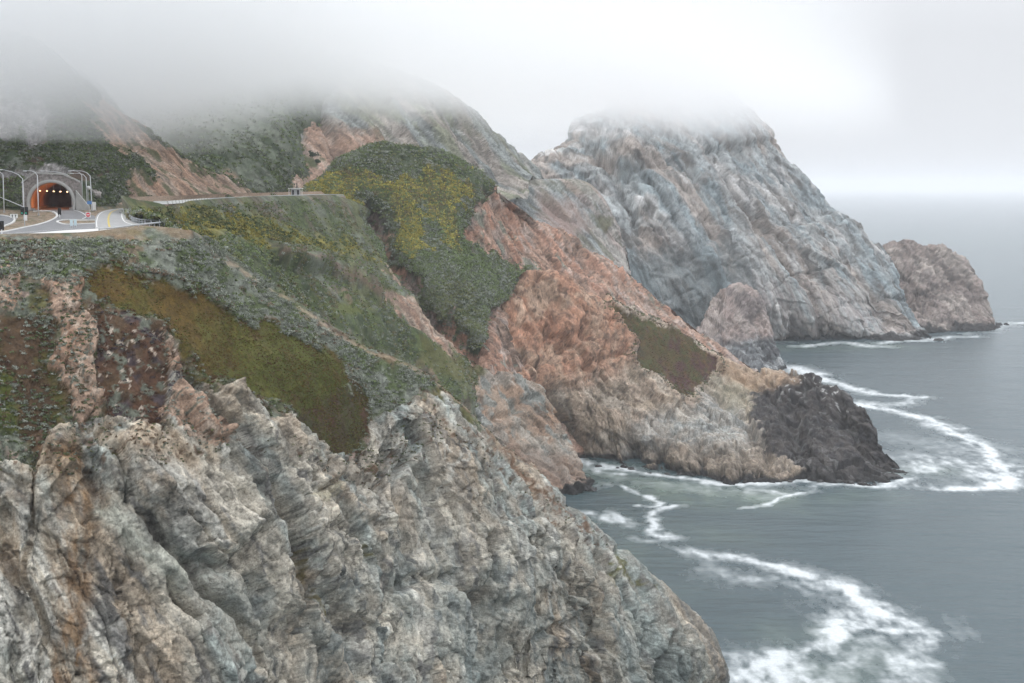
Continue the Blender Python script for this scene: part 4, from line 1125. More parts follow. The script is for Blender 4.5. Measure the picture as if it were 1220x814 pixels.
GREENW = [([(700,560),(760,580),(840,590),(920,595)], 22, .9), ([(700,620),(730,660),(760,700)], 20, .4), ([(1040,590),(960,600)], 14, .4), ([(860,640),(760,620)], 16, .3), ([(930,415),(1060,412)], 25, .6), ([(960,760),(1020,790),(960,830)], 16, .5), ([(1100,560),(1040,560)],16,.5)]

def build_sea():
    py = np.r_[np.linspace(224.5, 236, 14), np.arange(237, 380, 1.5), np.arange(380, 1000, 1.15), np.arange(1003, 1500, 12)]
    pxs = np.r_[np.linspace(-2600, -100, 60), np.linspace(-60, 560, 60), np.arange(562, 1300, 1.3), np.linspace(1310, 3800, 60)]
    D = np.array([S(610, y)[1] for y in py])
    V = np.zeros((len(py), len(pxs), 3), F32)
    V[..., 1] = D[:, None]; V[..., 0] = (pxs[None] - 610) / FPX * D[:, None] * 1.0
    # keep rows straight: x grows with distance
    P = V.reshape(-1, 3)
    x, y = P[:, 0], P[:, 1]
    n1 = fbm(P / 30, 4); n2 = fbm(P / 30 + 19, 4)
    m1 = fbm(P / 6, 4); m2 = fbm(P / 6 + 9, 4)
    xw = x + n1 * 9 + m1 * 3.0; yw = y + n2 * 14 + m2 * 3.0
    foam = np.zeros(len(P), F32)
    act = (y < 1700)
    idx = np.where(act)[0]
    xa, ya = xw[idx], yw[idx]
    tex = fbm(np.stack([x * .9, y * .35, x * 0], -1)[idx] / 3.2, 5, gain=.6)
    tex2 = fbm(np.stack([x, y * .5, x * 0 + 5], -1)[idx] / 11, 4)
    fo = np.zeros(len(idx), F32); soft = np.zeros(len(idx), F32)
    for pl, w, s in FOAM:
        poly = [tuple(S(a, b)[:2]) for a, b in smooth_px(pl, 4)]
        d = seg_dist(xa, ya, poly)
        fo = np.maximum(fo, s * np.exp(-(d / (w * 1.0)) ** 2))
        soft = soft + s * .34 * np.exp(-(d / (w * 2.6)) ** 2)
    v = fo * (1 + tex * .9 + tex2 * .35) + np.minimum(soft, .5) * (.55 + tex * 1.4 + tex2 * 1.2)
    foam[idx] = np.clip(sstep(.04, 1.6, v), 0, 1)
    green = np.zeros(len(P), F32); g = np.zeros(len(idx), F32)
    for pl, w, s in GREENW:
        poly = [tuple(S(a, b)[:2]) for a, b in pl]
        g = np.maximum(g, s * np.exp(-(seg_dist(xa, ya, poly) / w) ** 2))
    green[idx] = g * (.8 + tex2)
    # gentle swell
    sw = fbm(np.stack([x * .35 + y * .2, y * .9, x * 0], -1) / 26, 3) * np.clip(1 - y / 3000, 0, 1)
    Z = sw * .55 + foam * .12
    V.reshape(-1, 3)[:, 2] = Z
    m, nt, b, out = newmat('sea')
    geo = N_(nt, 'ShaderNodeNewGeometry'); pos = geo.outputs['Position']
    fa = N_(nt, 'ShaderNodeAttribute', attribute_name='foam'); ga = N_(nt, 'ShaderNodeAttribute', attribute_name='green')
    mx = N_(nt, 'ShaderNodeMix', data_type='RGBA'); mx.inputs[6].default_value = (.040, .066, .076, 1); mx.inputs[7].default_value = (.10, .14, .115, 1)
    nt.links.new(ga.outputs['Fac'], mx.inputs[0])
    mx2 = N_(nt, 'ShaderNodeMix', data_type='RGBA'); nt.links.new(mx.outputs[2], mx2.inputs[6]); mx2.inputs[7].default_value = (.58, .61, .62, 1)
    mp = N_(nt, 'ShaderNodeMapping'); mp.inputs['Scale'].default_value = (1, .45, 1); nt.links.new(pos, mp.inputs[0])
    fn = noise(nt, mp.outputs[0], .9, 6, .7)
    ff = math_(nt, 'MULTIPLY', fa.outputs['Fac'], maprange(nt, fn, .25, .6, .75, 1.05)); ff = math_(nt, 'MINIMUM', ff, 1.0)
    nt.links.new(ff, mx2.inputs[0]); nt.links.new(mx2.outputs[2], b.inputs['Base Color'])
    r = math_(nt, 'ADD', math_(nt, 'MULTIPLY', ff, .5), .26); nt.links.new(r, b.inputs['Roughness'])
    b.inputs['IOR'].default_value = 1.33
    mp2 = N_(nt, 'ShaderNodeMapping'); mp2.inputs['Scale'].default_value = (.35, 1, 1); mp2.inputs['Rotation'].default_value = (0, 0, .25); nt.links.new(pos, mp2.inputs[0])
    w1 = noise(nt, mp2.outputs[0], .16, 7, .62); w2 = noise(nt, mp2.outputs[0], .035, 4, .5)
    h = math_(nt, 'ADD', math_(nt, 'MULTIPLY', w1, 2.2), math_(nt, 'MULTIPLY', w2, 4.0))
    bp = N_(nt, 'ShaderNodeBump'); bp.inputs['Strength'].default_value = 1.0; bp.inputs['Distance'].default_value = .75
    nt.links.new(h, bp.inputs['Height']); nt.links.new(bp.outputs[0], b.inputs['Normal'])
    MAT['sea'] = m
    o = mesh_np('sea', V.reshape(-1, 3), grid_faces(*V.shape[:2]), m, True, {'foam': foam, 'green': green})
    tag(o, kind='structure')
    s = 26000
    v = np.array([[-s, -2000, -1.2], [s, -2000, -1.2], [s, 44000, -1.2], [-s, 44000, -1.2]], F32)
    o2 = mesh_np('sea_floor', v, np.array([[0, 1, 2, 3]]), m, False); tag(o2, kind='structure')

# ================================================================== light, air and camera
def build_air():
    w = bpy.data.worlds.new('World'); SC.world = w; w.use_nodes = True
    nt = w.node_tree; nt.nodes.clear()
    out = nt.nodes.new('ShaderNodeOutputWorld'); bg = nt.nodes.new('ShaderNodeBackground')
    sky = nt.nodes.new('ShaderNodeTexSky'); sky.sky_type = 'NISHITA'; sky.sun_disc = False
    sky.sun_elevation = math.radians(SUN_EL); sky.sun_rotation = math.radians(SUN_ROT); sky.altitude = 100; sky.dust_density = 1; sky.air_density = 1
    hs = nt.nodes.new('ShaderNodeHueSaturation'); hs.inputs['Saturation'].default_value = .15; nt.links.new(sky.outputs[0], hs.inputs['Color'])
    # overcast deck: brighter overhead than at the horizon
    tc = nt.nodes.new('ShaderNodeTexCoord'); sp = nt.nodes.new('ShaderNodeSeparateXYZ'); nt.links.new(tc.outputs['Generated'], sp.inputs[0])
    up = math_(nt, 'MAXIMUM', math_(nt, 'SUBTRACT', sp.outputs[2], .10), 0.0)
    lum = math_(nt, 'ADD', math_(nt, 'MULTIPLY', up, SKY_UP), SKY_H)
    cl = nt.nodes.new('ShaderNodeVectorMath'); cl.operation = 'SCALE'; cl.inputs[0].default_value = (.925, .953, 1.0); nt.links.new(lum, cl.inputs['Scale'])
    ad = nt.nodes.new('ShaderNodeVectorMath'); ad.operation = 'ADD'
    sc_ = nt.nodes.new('ShaderNodeVectorMath'); sc_.operation = 'SCALE'; sc_.inputs['Scale'].default_value = .05
    nt.links.new(hs.outputs[0], sc_.inputs[0]); nt.links.new(sc_.outputs[0], ad.inputs[0]); nt.links.new(cl.outputs[0], ad.inputs[1])
    nt.links.new(ad.outputs[0], bg.inputs[0]); bg.inputs[1].default_value = .08
    nt.links.new(bg.outputs[0], out.inputs[0])
    sd = bpy.data.lights.new('sun', 'SUN'); sd.energy = SUN_E; sd.angle = math.radians(16); sd.color = (1, .97, .93)
    so = bpy.data.objects.new('sun', sd); COL.objects.link(so)
    so.rotation_euler = (math.radians(90 - SUN_EL), 0, math.radians(180 - SUN_ROT))
    tag(so, kind='helper') if False else None
    if HAZE:
        mb = MB(); mb.box((0, 19500, 121.5), (50000, 42000, 247)); 
        m = bpy.data.materials.new('haze'); m.use_nodes = True; t = m.node_tree; t.nodes.clear()
        o_ = t.nodes.new('ShaderNodeOutputMaterial'); pv = t.nodes.new('ShaderNodeVolumePrincipled')
        pv.inputs['Color'].default_value = (.95, .968, 1.0, 1); pv.inputs['Density'].default_value = HAZE_D; pv.inputs['Anisotropy'].default_value = .1
        t.links.new(pv.outputs[0], o_.inputs['Volume'])
        tag(mb.build('haze', m), kind='stuff')
    if FOG:
        m = bpy.data.materials.new('low_cloud'); m.use_nodes = True; t = m.node_tree; t.nodes.clear()
        o_ = t.nodes.new('ShaderNodeOutputMaterial'); pv = t.nodes.new('ShaderNodeVolumePrincipled')
        pv.inputs['Color'].default_value = (.991, .995, 1.0, 1); pv.inputs['Anisotropy'].default_value = .0
        g = t.nodes.new('ShaderNodeNewGeometry'); sp = t.nodes.new('ShaderNodeSeparateXYZ'); t.links.new(g.outputs['Position'], sp.inputs[0])
        mp = t.nodes.new('ShaderNodeMapping'); mp.inputs['Scale'].default_value = (1, .6, 1.6); t.links.new(g.outputs['Position'], mp.inputs[0])
        n = noise(t, mp.outputs[0], 1 / 90, 3, .55)
        # the base rises away from the viewpoint and is ragged
        inland = math_(t, 'MULTIPLY', maprange(t, sp.outputs[0], -40, -110, 0, 1), maprange(t, sp.outputs[1], 470, 680, 1, 0))
        base = math_(t, 'ADD', math_(t, 'MULTIPLY', math_(t, 'MINIMUM', sp.outputs[1], 1000.0), FOG_SLOPE), FOG_BASE)
        base = math_(t, 'SUBTRACT', base, math_(t, 'MULTIPLY', inland, 25.0))     # it hangs lower inland
        hh = math_(t, 'SUBTRACT', sp.outputs[2], base)
        hh = math_(t, 'ADD', hh, math_(t, 'MULTIPLY', math_(t, 'SUBTRACT', n, .5), FOG_RAG))
        d = maprange(t, hh, 0, FOG_RAMP, 0, 1); d = math_(t, 'POWER', math_(t, 'MAXIMUM', d, 0.0), 1.0); d = math_(t, 'MULTIPLY', d, math_(t, 'ADD', math_(t, 'MULTIPLY', inland, 1.8), 1.0))
        # the cloud hangs on the land and thins out towards the sea
        sx = math_(t, 'SUBTRACT', sp.outputs[0], math_(t, 'MULTIPLY', sp.outputs[1], .29))
        sx = math_(t, 'ADD', sx, math_(t, 'MULTIPLY', math_(t, 'SUBTRACT', n, .5), 60.0))
        d = math_(t, 'MULTIPLY', d, maprange(t, sx, -170, -20, 1, 0))
        d = math_(t, 'MULTIPLY', d, maprange(t, sp.outputs[1], 180, 330, 0, 1))
        d = math_(t, 'MULTIPLY', d, maprange(t, sp.outputs[2], 185, 226, 1, .25))
        d = math_(t, 'MULTIPLY', d, maprange(t, sp.outputs[1], 1360, 1500, 1, 0))
        d = math_(t, 'MULTIPLY', d, FOG_D)
        t.links.new(d, pv.inputs['Density']); t.links.new(pv.outputs[0], o_.inputs['Volume'])
        mb = MB(); mb.box((-150, 825, 181), (1300, 1350, 90))
        tag(mb.build('low_cloud', m), kind='stuff')
    cd = bpy.data.cameras.new('camera'); cam = bpy.data.objects.new('camera', cd); COL.objects.link(cam)
    cam.location = (0, 0, CAMH); cam.rotation_euler = (math.radians(90) - PITCH, 0, 0)
    cd.sensor_width = 36; cd.lens = 36 * FPX / W0; cd.clip_start = 1; cd.clip_end = 60000
    SC.camera = cam
    vs = SC.view_settings; vs.view_transform = 'Standard'; vs.look = 'None'; vs.gamma = 1; vs.exposure = EXPO; vs.use_curve_mapping = False
    cy = SC.cycles
    cy.max_bounces = 8; cy.diffuse_bounces = 3; cy.glossy_bounces = 3; cy.volume_bounces = VB; cy.transparent_max_bounces = 8
    cy.use_denoising = True; cy.volume_step_rate = 1.0; cy.sample_clamp_indirect = 6
SUN_EL, SUN_ROT, SUN_E = 50.0, 300.0, 1.5
SKY_H, SKY_UP = 11.0, 29.0
HAZE, HAZE_D, FOG = True, .00009, True
FOG_BASE, FOG_SLOPE, FOG_RAG, FOG_RAMP, FOG_D = 156.0, .005, 40.0, 52.0, .016
VB, EXPO = 10, -0.12
# ================================================================== things
def zat(px, py, D): return at(px, py, D)[2]
def loc_from(root):
    """world point -> local of an unrotated empty"""
    o = np.array(root.location); return lambda p: np.array(p, float) - o

def build_portal():
    r = empty('tunnel_portal', TUN['o'], TUN['rz'], label='arched concrete tunnel portal with stone headwall and orange lit inside', cat='tunnel portal')
    n = 40
    def arch(a, b, z0=1.3):
        pts = [(-a * .93, -.4), (-a * .97, .4)]
        for i in range(n + 1):
            w = math.pi - math.pi * i / n
            pts.append((a * math.cos(w), z0 + (b - z0) * abs(math.sin(w)) ** .92 if 0 < i < n else z0))
        pts += [(a * .97, .4), (a * .93, -.4)]
        return pts
    W, H = TUN['w'] / 2, TUN['h']
    inn = arch(W, H); out = arch(W + .75, H + .75)
    def ringmesh(A, B, y0, y1):
        mb = MB(); k = len(A)
        for pts, y in ((A, y0), (B, y0), (A, y1), (B, y1)): mb.v += [(p[0], y, p[1]) for p in pts]
        for i in range(k - 1):
            mb.f += [(k + i, k + i + 1, i + 1, i), (2 * k + i, 2 * k + i + 1, 3 * k + i + 1, 3 * k + i), (i, i + 1, 2 * k + i + 1, 2 * k + i), (3 * k + i, 3 * k + i + 1, k + i + 1, k + i)]
        return mb
    ringmesh(inn, out, -1.6, .5).build('arch_ring', MAT['concrete'], r, True)
    # stone headwall around the arch
    ol = []
    for p in out:
        x, z = p
        zz = z + 4
        cap = np.interp(x, [-6.4, -6.2, -3.4, 2.6, 5.2, 6.4], [6.0, 6.1, 8.3, 8.0, 6.9, 6.2])
        if z < 1.4: ol.append((math.copysign(6.4, x), z))
        else:
            t = (x + W + .75) / (2 * W + 1.5); xx = -6.4 + 12.8 * t
            ol.append((xx, float(np.interp(xx, [-6.4, -6.2, -3.4, 2.6, 5.2, 6.4], [6.0, 6.1, 8.3, 8.0, 6.9, 6.2]))))
    hw = ringmesh([(p[0] * .995, p[1]) for p in out], ol, -.7, 9.0)
    hw.build('headwall', MAT['stone'], r)
    mb = MB()
    cp = [(-6.5, 6.1), (-3.4, 8.4), (2.6, 8.1), (5.2, 7.0), (6.5, 6.3)]
    for (x0, z0), (x1, z1) in zip(cp[:-1], cp[1:]):
        a = len(mb.v)
        mb.v += [(x0, -1.0, z0), (x1, -1.0, z1), (x1, .2, z1), (x0, .2, z0), (x0, -1.0, z0 + .35), (x1, -1.0, z1 + .35), (x1, .2, z1 + .35), (x0, .2, z0 + .35)]
        mb.f += [tuple(a + k for k in f) for f in [(0, 3, 2, 1), (4, 5, 6, 7), (0, 1, 5, 4), (1, 2, 6, 5), (2, 3, 7, 6), (3, 0, 4, 7)]]
    mb.build('coping', MAT['concrete'], r)
    # lining: inside faces only, with an end far inside
    mb = MB(); k = len(inn); L = 70
    ys = [0.5, 4, 10, 20, 35, L]
    for y in ys: mb.v += [(p[0] * .99, y, p[1] * .99) for p in inn]
    for j in range(len(ys) - 1):
        for i in range(k - 1): mb.f.append((j * k + i, j * k + i + 1, (j + 1) * k + i + 1, (j + 1) * k + i))
    e = (len(ys) - 1) * k; mb.f.append(tuple(e + i for i in range(k)))
    mb.build('tunnel_lining', MAT['tunnel_lining'], r, True)
    mb = MB(); mb.box((0, L / 2 - 1, -.02), (2 * W + .4, L + 2, .1)); mb.build('roadway', MAT['asphalt'], r)
    mb = MB()
    for s in (-1, 1): mb.box((s * (W - .45), L / 2, .25), (.9, L, .4))
    mb.build('walkway', MAT['concrete'], r)
    for s, nm in ((1, 5.0),):
        mb = MB(); a = [(W + .7, -1.4, -.4), (W + 3.6, -3.4, -.4), (W + 3.6, -3.4, .9), (W + .7, -1.4, 4.6)]
        b = [(x + .2, y + .8, z) for x, y, z in a]
        mb.v = a + b; mb.f = [(0, 1, 2, 3), (7, 6, 5, 4), (0, 4, 5, 1), (1, 5, 6, 2), (2, 6, 7, 3), (3, 7, 4, 0)]
        mb.build('wing_wall', MAT['concrete'], r, bevel=.05)
    for i in range(5):
        x = -2.9 + 1.55 * i; y = 5.5 - .5 * i; z = 4.55 - .06 * i
        top = 1.3 + (H - 1.3) * math.sqrt(max(0, 1 - (x / W) ** 2))
        mb = MB(); mb.box((0, 0, 0), (.5, .6, .22), taper=.8); mb.tube([(0, 0, .1), (0, 0, max(.15, top - z - .02))], .04, 6)
        l = mb.build('lamp', MAT['galvanised'], r); l.location = (x, y, z)
        m2 = MB(); m2.box((0, -.05, -.15), (.30, .4, .10)); g = m2.build('lens', MAT['lamp_glass'], l)
    for i, (x, y, z, e) in enumerate([(-2.6, 6, 1.6, 260), (2.8, 7, 1.6, 260), (0, 16, 3.0, 500), (0, 32, 3.0, 500)]):
        ld = bpy.data.lights.new('tunnel_light', 'POINT'); ld.energy = e * .6; ld.color = (1, .30, .06); ld.shadow_soft_size = .3
        lo = bpy.data.objects.new('tunnel_light', ld); COL.objects.link(lo); lo.parent = r; lo.location = (x, y, z)

def build_lamps():
    spec = [((29,262),(27,212),(2,202),'tall street lamp with a long arm reaching up to the left, beside the gravel island'),
            ((5,254),(3.5,207),(-14,204),'thin street lamp at the far left edge, left of the tunnel'),
            ((46,257),(44.5,208),(31,203.5),'white street lamp standing in front of the left half of the tunnel mouth'),
            ((86,250),(85.5,210.5),(52,203.5),'street lamp at the right jamb of the tunnel with a long arm over the arch'),
            ((98,247),(97.5,208),(84,203.5),'street lamp just right of the wing wall, short arm'),
            ((104,249),(102.5,210.5),(87,206.5),'street lamp second from the right in the row, near the round dish'),
            ((110,252),(107.3,208.5),(88,203),'rightmost street lamp of the row, beside the white cabinet')]
    for (b, t, a, lab) in spec:
        P = G(*b); T = at(t[0], t[1], P[1]); A = at(a[0], a[1], P[1] + 1.5)
        r = empty('street_lamp', P, label=lab, cat='street lamp', group='street lamps around the tunnel portal')
        h = T - P; ar = A - P
        k = np.array([(A - T)[0], (A - T)[1], 0]); k /= np.linalg.norm(k)
        mb = MB(); mb.tube([(0, 0, 0), h * .5, h * .98], [.14, .11, .08], 10); mb.build('pole', MAT['pole_paint'], r, True)
        mb = MB(); mb.tube([(0, 0, 0), (0, 0, .35)], [.26, .2], 10); mb.build('base', MAT['concrete'], r, True)
        mid = h + (ar - h) * .5 + np.array([0, 0, .35])
        mb = MB(); mb.tube([h * .97, h + (ar - h) * .2 + np.array([0, 0, .3]), mid, ar], [.08, .07, .06, .05], 8); mb.build('arm', MAT['pole_paint'], r, True)
        mb = MB(); mb.box(ar + k * .35 + np.array([0, 0, -.05]), (.9, .38, .2), math.atan2(k[1], k[0]), .7); hd = mb.build('lamp_head', MAT['pole_paint'], r, bevel=.03)

def build_signals():
    spec = [((29.5,270),(28.5,251.5),2,'double black traffic signal with a green light at the tip of the gravel island'),
            ((71,261.5),(71,252),1,'black traffic signal on the kerb in front of the tunnel mouth'),
            ((2.5,286),(2.5,269),1,'dark traffic signal at the left edge beside the near pavement')]
    for b, hpx, n, lab in spec:
        P = G(*b); Hc = at(hpx[0], hpx[1], P[1]) - P
        r = empty('traffic_signal', P, label=lab, cat='traffic signal', group='traffic signals at the tunnel junction')
        mb = MB(); mb.tube([(0, 0, 0), (0, 0, Hc[2] - .5)], .09, 8); mb.build('post', MAT['pole_paint'], r, True)
        for i in range(n):
            x = (i - (n - 1) / 2) * .72
            mb = MB(); mb.box((x, .08, Hc[2]), (.68, .04, 1.42)); mb.box((x, 0, Hc[2]), (.36, .26, 1.1))
            hd = mb.build('signal_head', MAT['black_paint'], r, bevel=.015)
            for j, z in enumerate((.36, 0, -.36)):
                m2 = MB(); m2.tube([(x, -.13, Hc[2] + z), (x, -.17, Hc[2] + z)], .12, 12)
                m2.build('lens', MAT['green_lens' if j == 2 and n == 2 else 'dark_lens'], hd)
                m3 = MB()
                for s in range(7):
                    w0 = math.pi * s / 6 ; c = (math.cos(w0) * .15, math.sin(w0) * .15)
                    m3.v += [(x + c[0], -.14, Hc[2] + z + c[1]), (x + c[0], -.36, Hc[2] + z + c[1])]
                for s in range(6): m3.f.append((2 * s, 2 * s + 1, 2 * s + 3, 2 * s + 2))
                m3.build('visor', MAT['black_paint'], hd)

def build_signs():
    P = G(105.3, 263.5); h = at(105.3, 256, P[1])[2] - P[2]
    r = empty('road_sign', P, label='red no entry sign on a thin post between the tunnel road and the bend', cat='road sign')
    mb = MB(); mb.tube([(0, 0, 0), (0, 0, h + .5)], .04, 6); mb.build('post', MAT['galvanised'], r)
    mb = MB(); mb.box((0, -.06, h), (.95, .03, .95)); mb.build('panel', MAT['white_paint'], r)
    mb = MB(); mb.tube([(0, -.08, h), (0, -.10, h)], .42, 20); d = mb.build('disc', MAT['red_paint'], r)
    mb = MB(); mb.box((0, -.11, h), (.6, .02, .14)); mb.build('bar', MAT['white_paint'], d)
    P = G(17, 262); 
    r = empty('arrow_sign', P, label='low white sign panel with two black arrows at the tip of the left kerb', cat='road sign')
    mb = MB(); mb.box((-.4, 0, .35), (.08, .08, .7)); mb.build('leg', MAT['galvanised'], r); mb = MB(); mb.box((.4, 0, .35), (.08, .08, .7)); mb.build('leg', MAT['galvanised'], r)
    mb = MB(); mb.box((0, -.06, .75), (1.5, .04, .8)); p = mb.build('panel', MAT['white_paint'], r)
    for x in (-.33, .33):
        mb = MB(); mb.v = [(x - .2, -.1, .85), (x + .2, -.1, .85), (x, -.1, 1.08), (x - .07, -.1, .45), (x + .07, -.1, .45), (x + .07, -.1, .85), (x - .07, -.1, .85)]
        mb.f = [(0, 1, 2), (3, 4, 5, 6)]; mb.build('arrow', MAT['black_paint'], p)
    P = G(107, 254); h = at(107, 241.5, P[1])[2] - P[2]
    r = empty('information_sign', P, label='small blue sign on a post in front of the rightmost lamps', cat='road sign')
    mb = MB(); mb.tube([(0, 0, 0), (0, 0, h)], .04, 6); mb.build('post', MAT['galvanised'], r)
    mb = MB(); mb.box((0, -.06, h), (1.0, .03, .7)); mb.build('panel', MAT['blue_paint'], r)
    P = G(111.5, 251)
    r = empty('utility_cabinet', P, label='white utility cabinet at the verge right of the lamp row', cat='cabinet')
    mb = MB(); mb.box((0, 0, 1.0), (.95, .7, 1.9)); mb.build('body', MAT['white_paint'], r, bevel=.04)
    mb = MB(); mb.box((0, -.37, 1.0), (.78, .03, 1.6)); mb.build('door', MAT['white_paint'], r); mb = MB(); mb.box((0, 0, .05), (1.2, .95, .25)); mb.build('plinth', MAT['concrete'], r)
    for i, (px, lab) in enumerate(((85.3, 'left pale blue post barrier on the small gravel island'), (89.8, 'right pale blue post barrier on the small gravel island'))):
        P = G(px, 272 if i == 0 else 271.6)
        r = empty('warning_board', P, label=lab, cat='warning board', group='pale blue boards on the small island')
        mb = MB(); mb.box((0, 0, .95), (.52, .05, 1.1)); mb.build('panel', MAT['pale_blue_paint'], r, bevel=.01)
        mb = MB(); mb.box((-.2, .05, .45), (.06, .06, .9)); mb.build('leg', MAT['galvanised'], r); mb = MB(); mb.box((.2, .05, .45), (.06, .06, .9)); mb.build('leg', MAT['galvanised'], r)
    # boom gate beside the tall lamp
    P = G(31, 263); top = at(29, 247, P[1]) - P; tip = at(-6, 232.5, P[1] + 2) - P
    r = empty('barrier_gate', P, label='raised boom barrier slanting up to the left behind the double signal', cat='barrier gate')
    mb = MB(); mb.box((0, 0, 1.0), (.4, .4, 2.0)); mb.build('housing', MAT['white_paint'], r, bevel=.03)
    mb = MB(); mb.tube([(0, .1, 1.9), top + np.array([0, .1, 0]), tip], [.07, .07, .05], 8); mb.build('boom', MAT['pole_paint'], r)
    P = G(104, 250) + np.array([0, 1, 0]); h = at(105, 224, P[1])[2] - P[2]
    r = empty('antenna_mast', P, label='round pale dish antenna on a mast between the right hand lamps', cat='antenna')
    mb = MB(); mb.tube([(0, 0, 0), (0, 0, h)], .06, 8); mb.build('mast', MAT['galvanised'], r)
    mb = MB(); mb.tube([(.25, -.1, h), (.25, -.22, h), (.25, -.3, h)], [.1, .42, .5], 16); mb.build('dish', MAT['white_paint'], r, True)

def rail_line(name, pts, label, cat, beam_h=.6, step=3.0, beam=(.06, .30), mat='galvanised', post_mat='galvanised', rails=1, gap=.35, group=None):
    P = np.array(pts, float)
    d = np.r_[0, np.cumsum(np.linalg.norm(np.diff(P, axis=0), axis=1))]
    n = max(2, int(d[-1] / step)); q = np.linspace(0, d[-1], n + 1)
    X = np.stack([np.interp(q, d, P[:, k]) for k in range(3)], -1)
    o = X[0]; r = empty(name, o, label=label, cat=cat, group=group)
    X = X - o
    for k in range(rails):
        mb = MB()
        for a, b in zip(X[:-1], X[1:]):
            t = b - a; t /= np.linalg.norm(t); s = np.array([-t[1], t[0], 0]) * beam[0]; z0 = beam_h - beam[1] / 2 + k * gap
            i = len(mb.v)
            for p in (a, b): mb.v += [tuple(p + s + [0, 0, z0]), tuple(p - s + [0, 0, z0]), tuple(p - s * 2 + [0, 0, z0 + beam[1] / 2]), tuple(p - s + [0, 0, z0 + beam[1]]), tuple(p + s + [0, 0, z0 + beam[1]])]
            for j in range(5): mb.f.append((i + j, i + (j + 1) % 5, i + 5 + (j + 1) % 5, i + 5 + j))
        mb.build('beam', MAT[mat], r)
    proto = None
    for x in X:
        if proto is None:
            mb = MB(); mb.box((0, .05, (beam_h + gap * (rails - 1)) / 2 + .02), (.14, .14, beam_h + gap * (rails - 1) + .25)); proto = mb.build('post', MAT[post_mat], r)
            proto.location = x
        else:
            c = proto.copy(); COL.objects.link(c); c.parent = r; c.location = x
    return r

def blob(name, center, size, mat, seed, parent=None, flat=1.0, sub=4, rough=.25):
    import bmesh
    bm = bmesh.new(); bmesh.ops.create_icosphere(bm, subdivisions=sub, radius=1)
    V = np.array([v.co[:] for v in bm.verts], F32)
    f1, f2, fac, rid = worley(V * 1.3 + seed * 3.7); g1, g2, gac, _ = worley(V * 3.1 + seed)
    r = 1 + fac * rough * 1.6 + gac * rough * .7 + fbm(V * 4 + seed, 3) * .12
    V = V * r[:, None] * np.array(size, F32)
    for v, c in zip(bm.verts, V): v.co = c
    me = bpy.data.meshes.new(name); bm.to_mesh(me); bm.free(); me.materials.append(MAT[mat])
    o = bpy.data.objects.new(name, me); COL.objects.link(o); o.location = [float(c) for c in center]
    if parent: o.parent = parent
    return o

def ground_at(px, py, land):
    P = land['P']; X, Y = proj(P)
    i = np.argmin((X - px) ** 2 + (Y - py) ** 2 + 0 * P[:, 1]); return P[i]

def build_rocks():
    R = [(94,231,1.9,2.6,'tall brown boulder at the foot of the slope behind the wing wall'),(13.5,233,1.5,1.5,'pale boulder on the slope left of the portal, under the lamp arm'),
         (126.5,240.5,.9,.8,'white boulder on the verge above the bend'),(114,232,1.5,1.1,'pale grey boulder on the green slope right of the lamps'),
         (103,229,1.4,1.6,'brownish boulder behind the dish antenna'),(10.5,243,.7,.8,'small bright white rock on the verge at the far left'),
         (136,238.6,.8,.5,'small pale rock right of the white verge boulder'),(62,183,1.6,1.3,'white boulder high above the portal, topmost of the loose rocks'),
         (31,237,1.2,1.4,'grey boulder tucked against the left side of the headwall'),(78,203,1.6,1.8,'square pale boulder at the right end of the rock ledge above the portal')]
    for i, (px, py, w, h, lab) in enumerate(R):
        p = ground_at(px, py, HILL)
        o = blob('boulder', p + np.array([0, -.2, h * .15]), (w, w * .8, h * .85), 'boulder', i * 7 + 1)
        tag(o, lab, 'boulder', 'boulders around the tunnel portal')
    for i, (px, py, w, h, lab) in enumerate([(1189.5,387,3.0,2.2,'larger dark rock awash just right of the far headland tip'), (1199,386.5,2.2,1.5,'smaller dark rock awash farthest right beyond the headland tip')]):
        p = S(px, py + 1)
        tag(blob('sea_rock', p + np.array([0, 0, .3]), (w, w * .8, h), 'black_rock', i + 30), lab, 'sea rock', 'rocks awash off the headland')
    for i, (px, py, w, h, lab) in enumerate([(1062,570,4.5,2.2,'low black rock in the foam at the tip of the promontory'), (703,585,2.6,1.8,'low black rock in the cove under the left wall'), (1118,406,4,2.0,'flat dark rock at the foot of the far headland')]):
        p = S(px, py)
        tag(blob('shore_rock', p, (w, w * .7, h), 'black_rock', i + 50), lab, 'shore rock')

def build_shore_rocks():
    rg = np.random.default_rng(21)
    for a, b, n in (((700,553),(800,566),5), ((805,566),(955,573),6), ((965,570),(1050,580),4)):
        for i in range(n):
            t = (i + rg.uniform(.2, .8)) / n
            p = S(a[0] + (b[0] - a[0]) * t, a[1] + (b[1] - a[1]) * t + rg.uniform(-1, 2.5)); w = rg.uniform(.7, 1.9)
            o = blob('shore_rock', p, (w, w * .8, w * rg.uniform(.5, .8)), 'black_rock', int(rg.integers(100, 900)), sub=3)
            tag(o, 'small black wet rock in the foam along the foot of the promontory', 'shore rock', 'small wet rocks along the foot of the promontory')

def leafy(center, r, n, size, rg, flatten=.7):
    """quads of a rounded clump: centres in the outer shell of a dome"""
    d = rg.normal(size=(n, 3)); d[:, 2] = np.abs(d[:, 2]) * .9 - .15; d /= np.linalg.norm(d, axis=1, keepdims=True)
    c = d * (r * rg.uniform(.55, 1.05, (n, 1))); c[:, 2] *= flatten
    nrm = d + rg.normal(size=(n, 3)) * .55; nrm /= np.linalg.norm(nrm, axis=1, keepdims=True)
    a = np.cross(nrm, rg.normal(size=(n, 3))); a /= np.linalg.norm(a, axis=1, keepdims=True); b = np.cross(nrm, a)
    s = size * rg.uniform(.6, 1.3, (n, 1)); q = c + center
    V = np.stack([q - a * s, q + b * s * .6, q + a * s, q - b * s * .6], 1)
    return V.reshape(-1, 3)

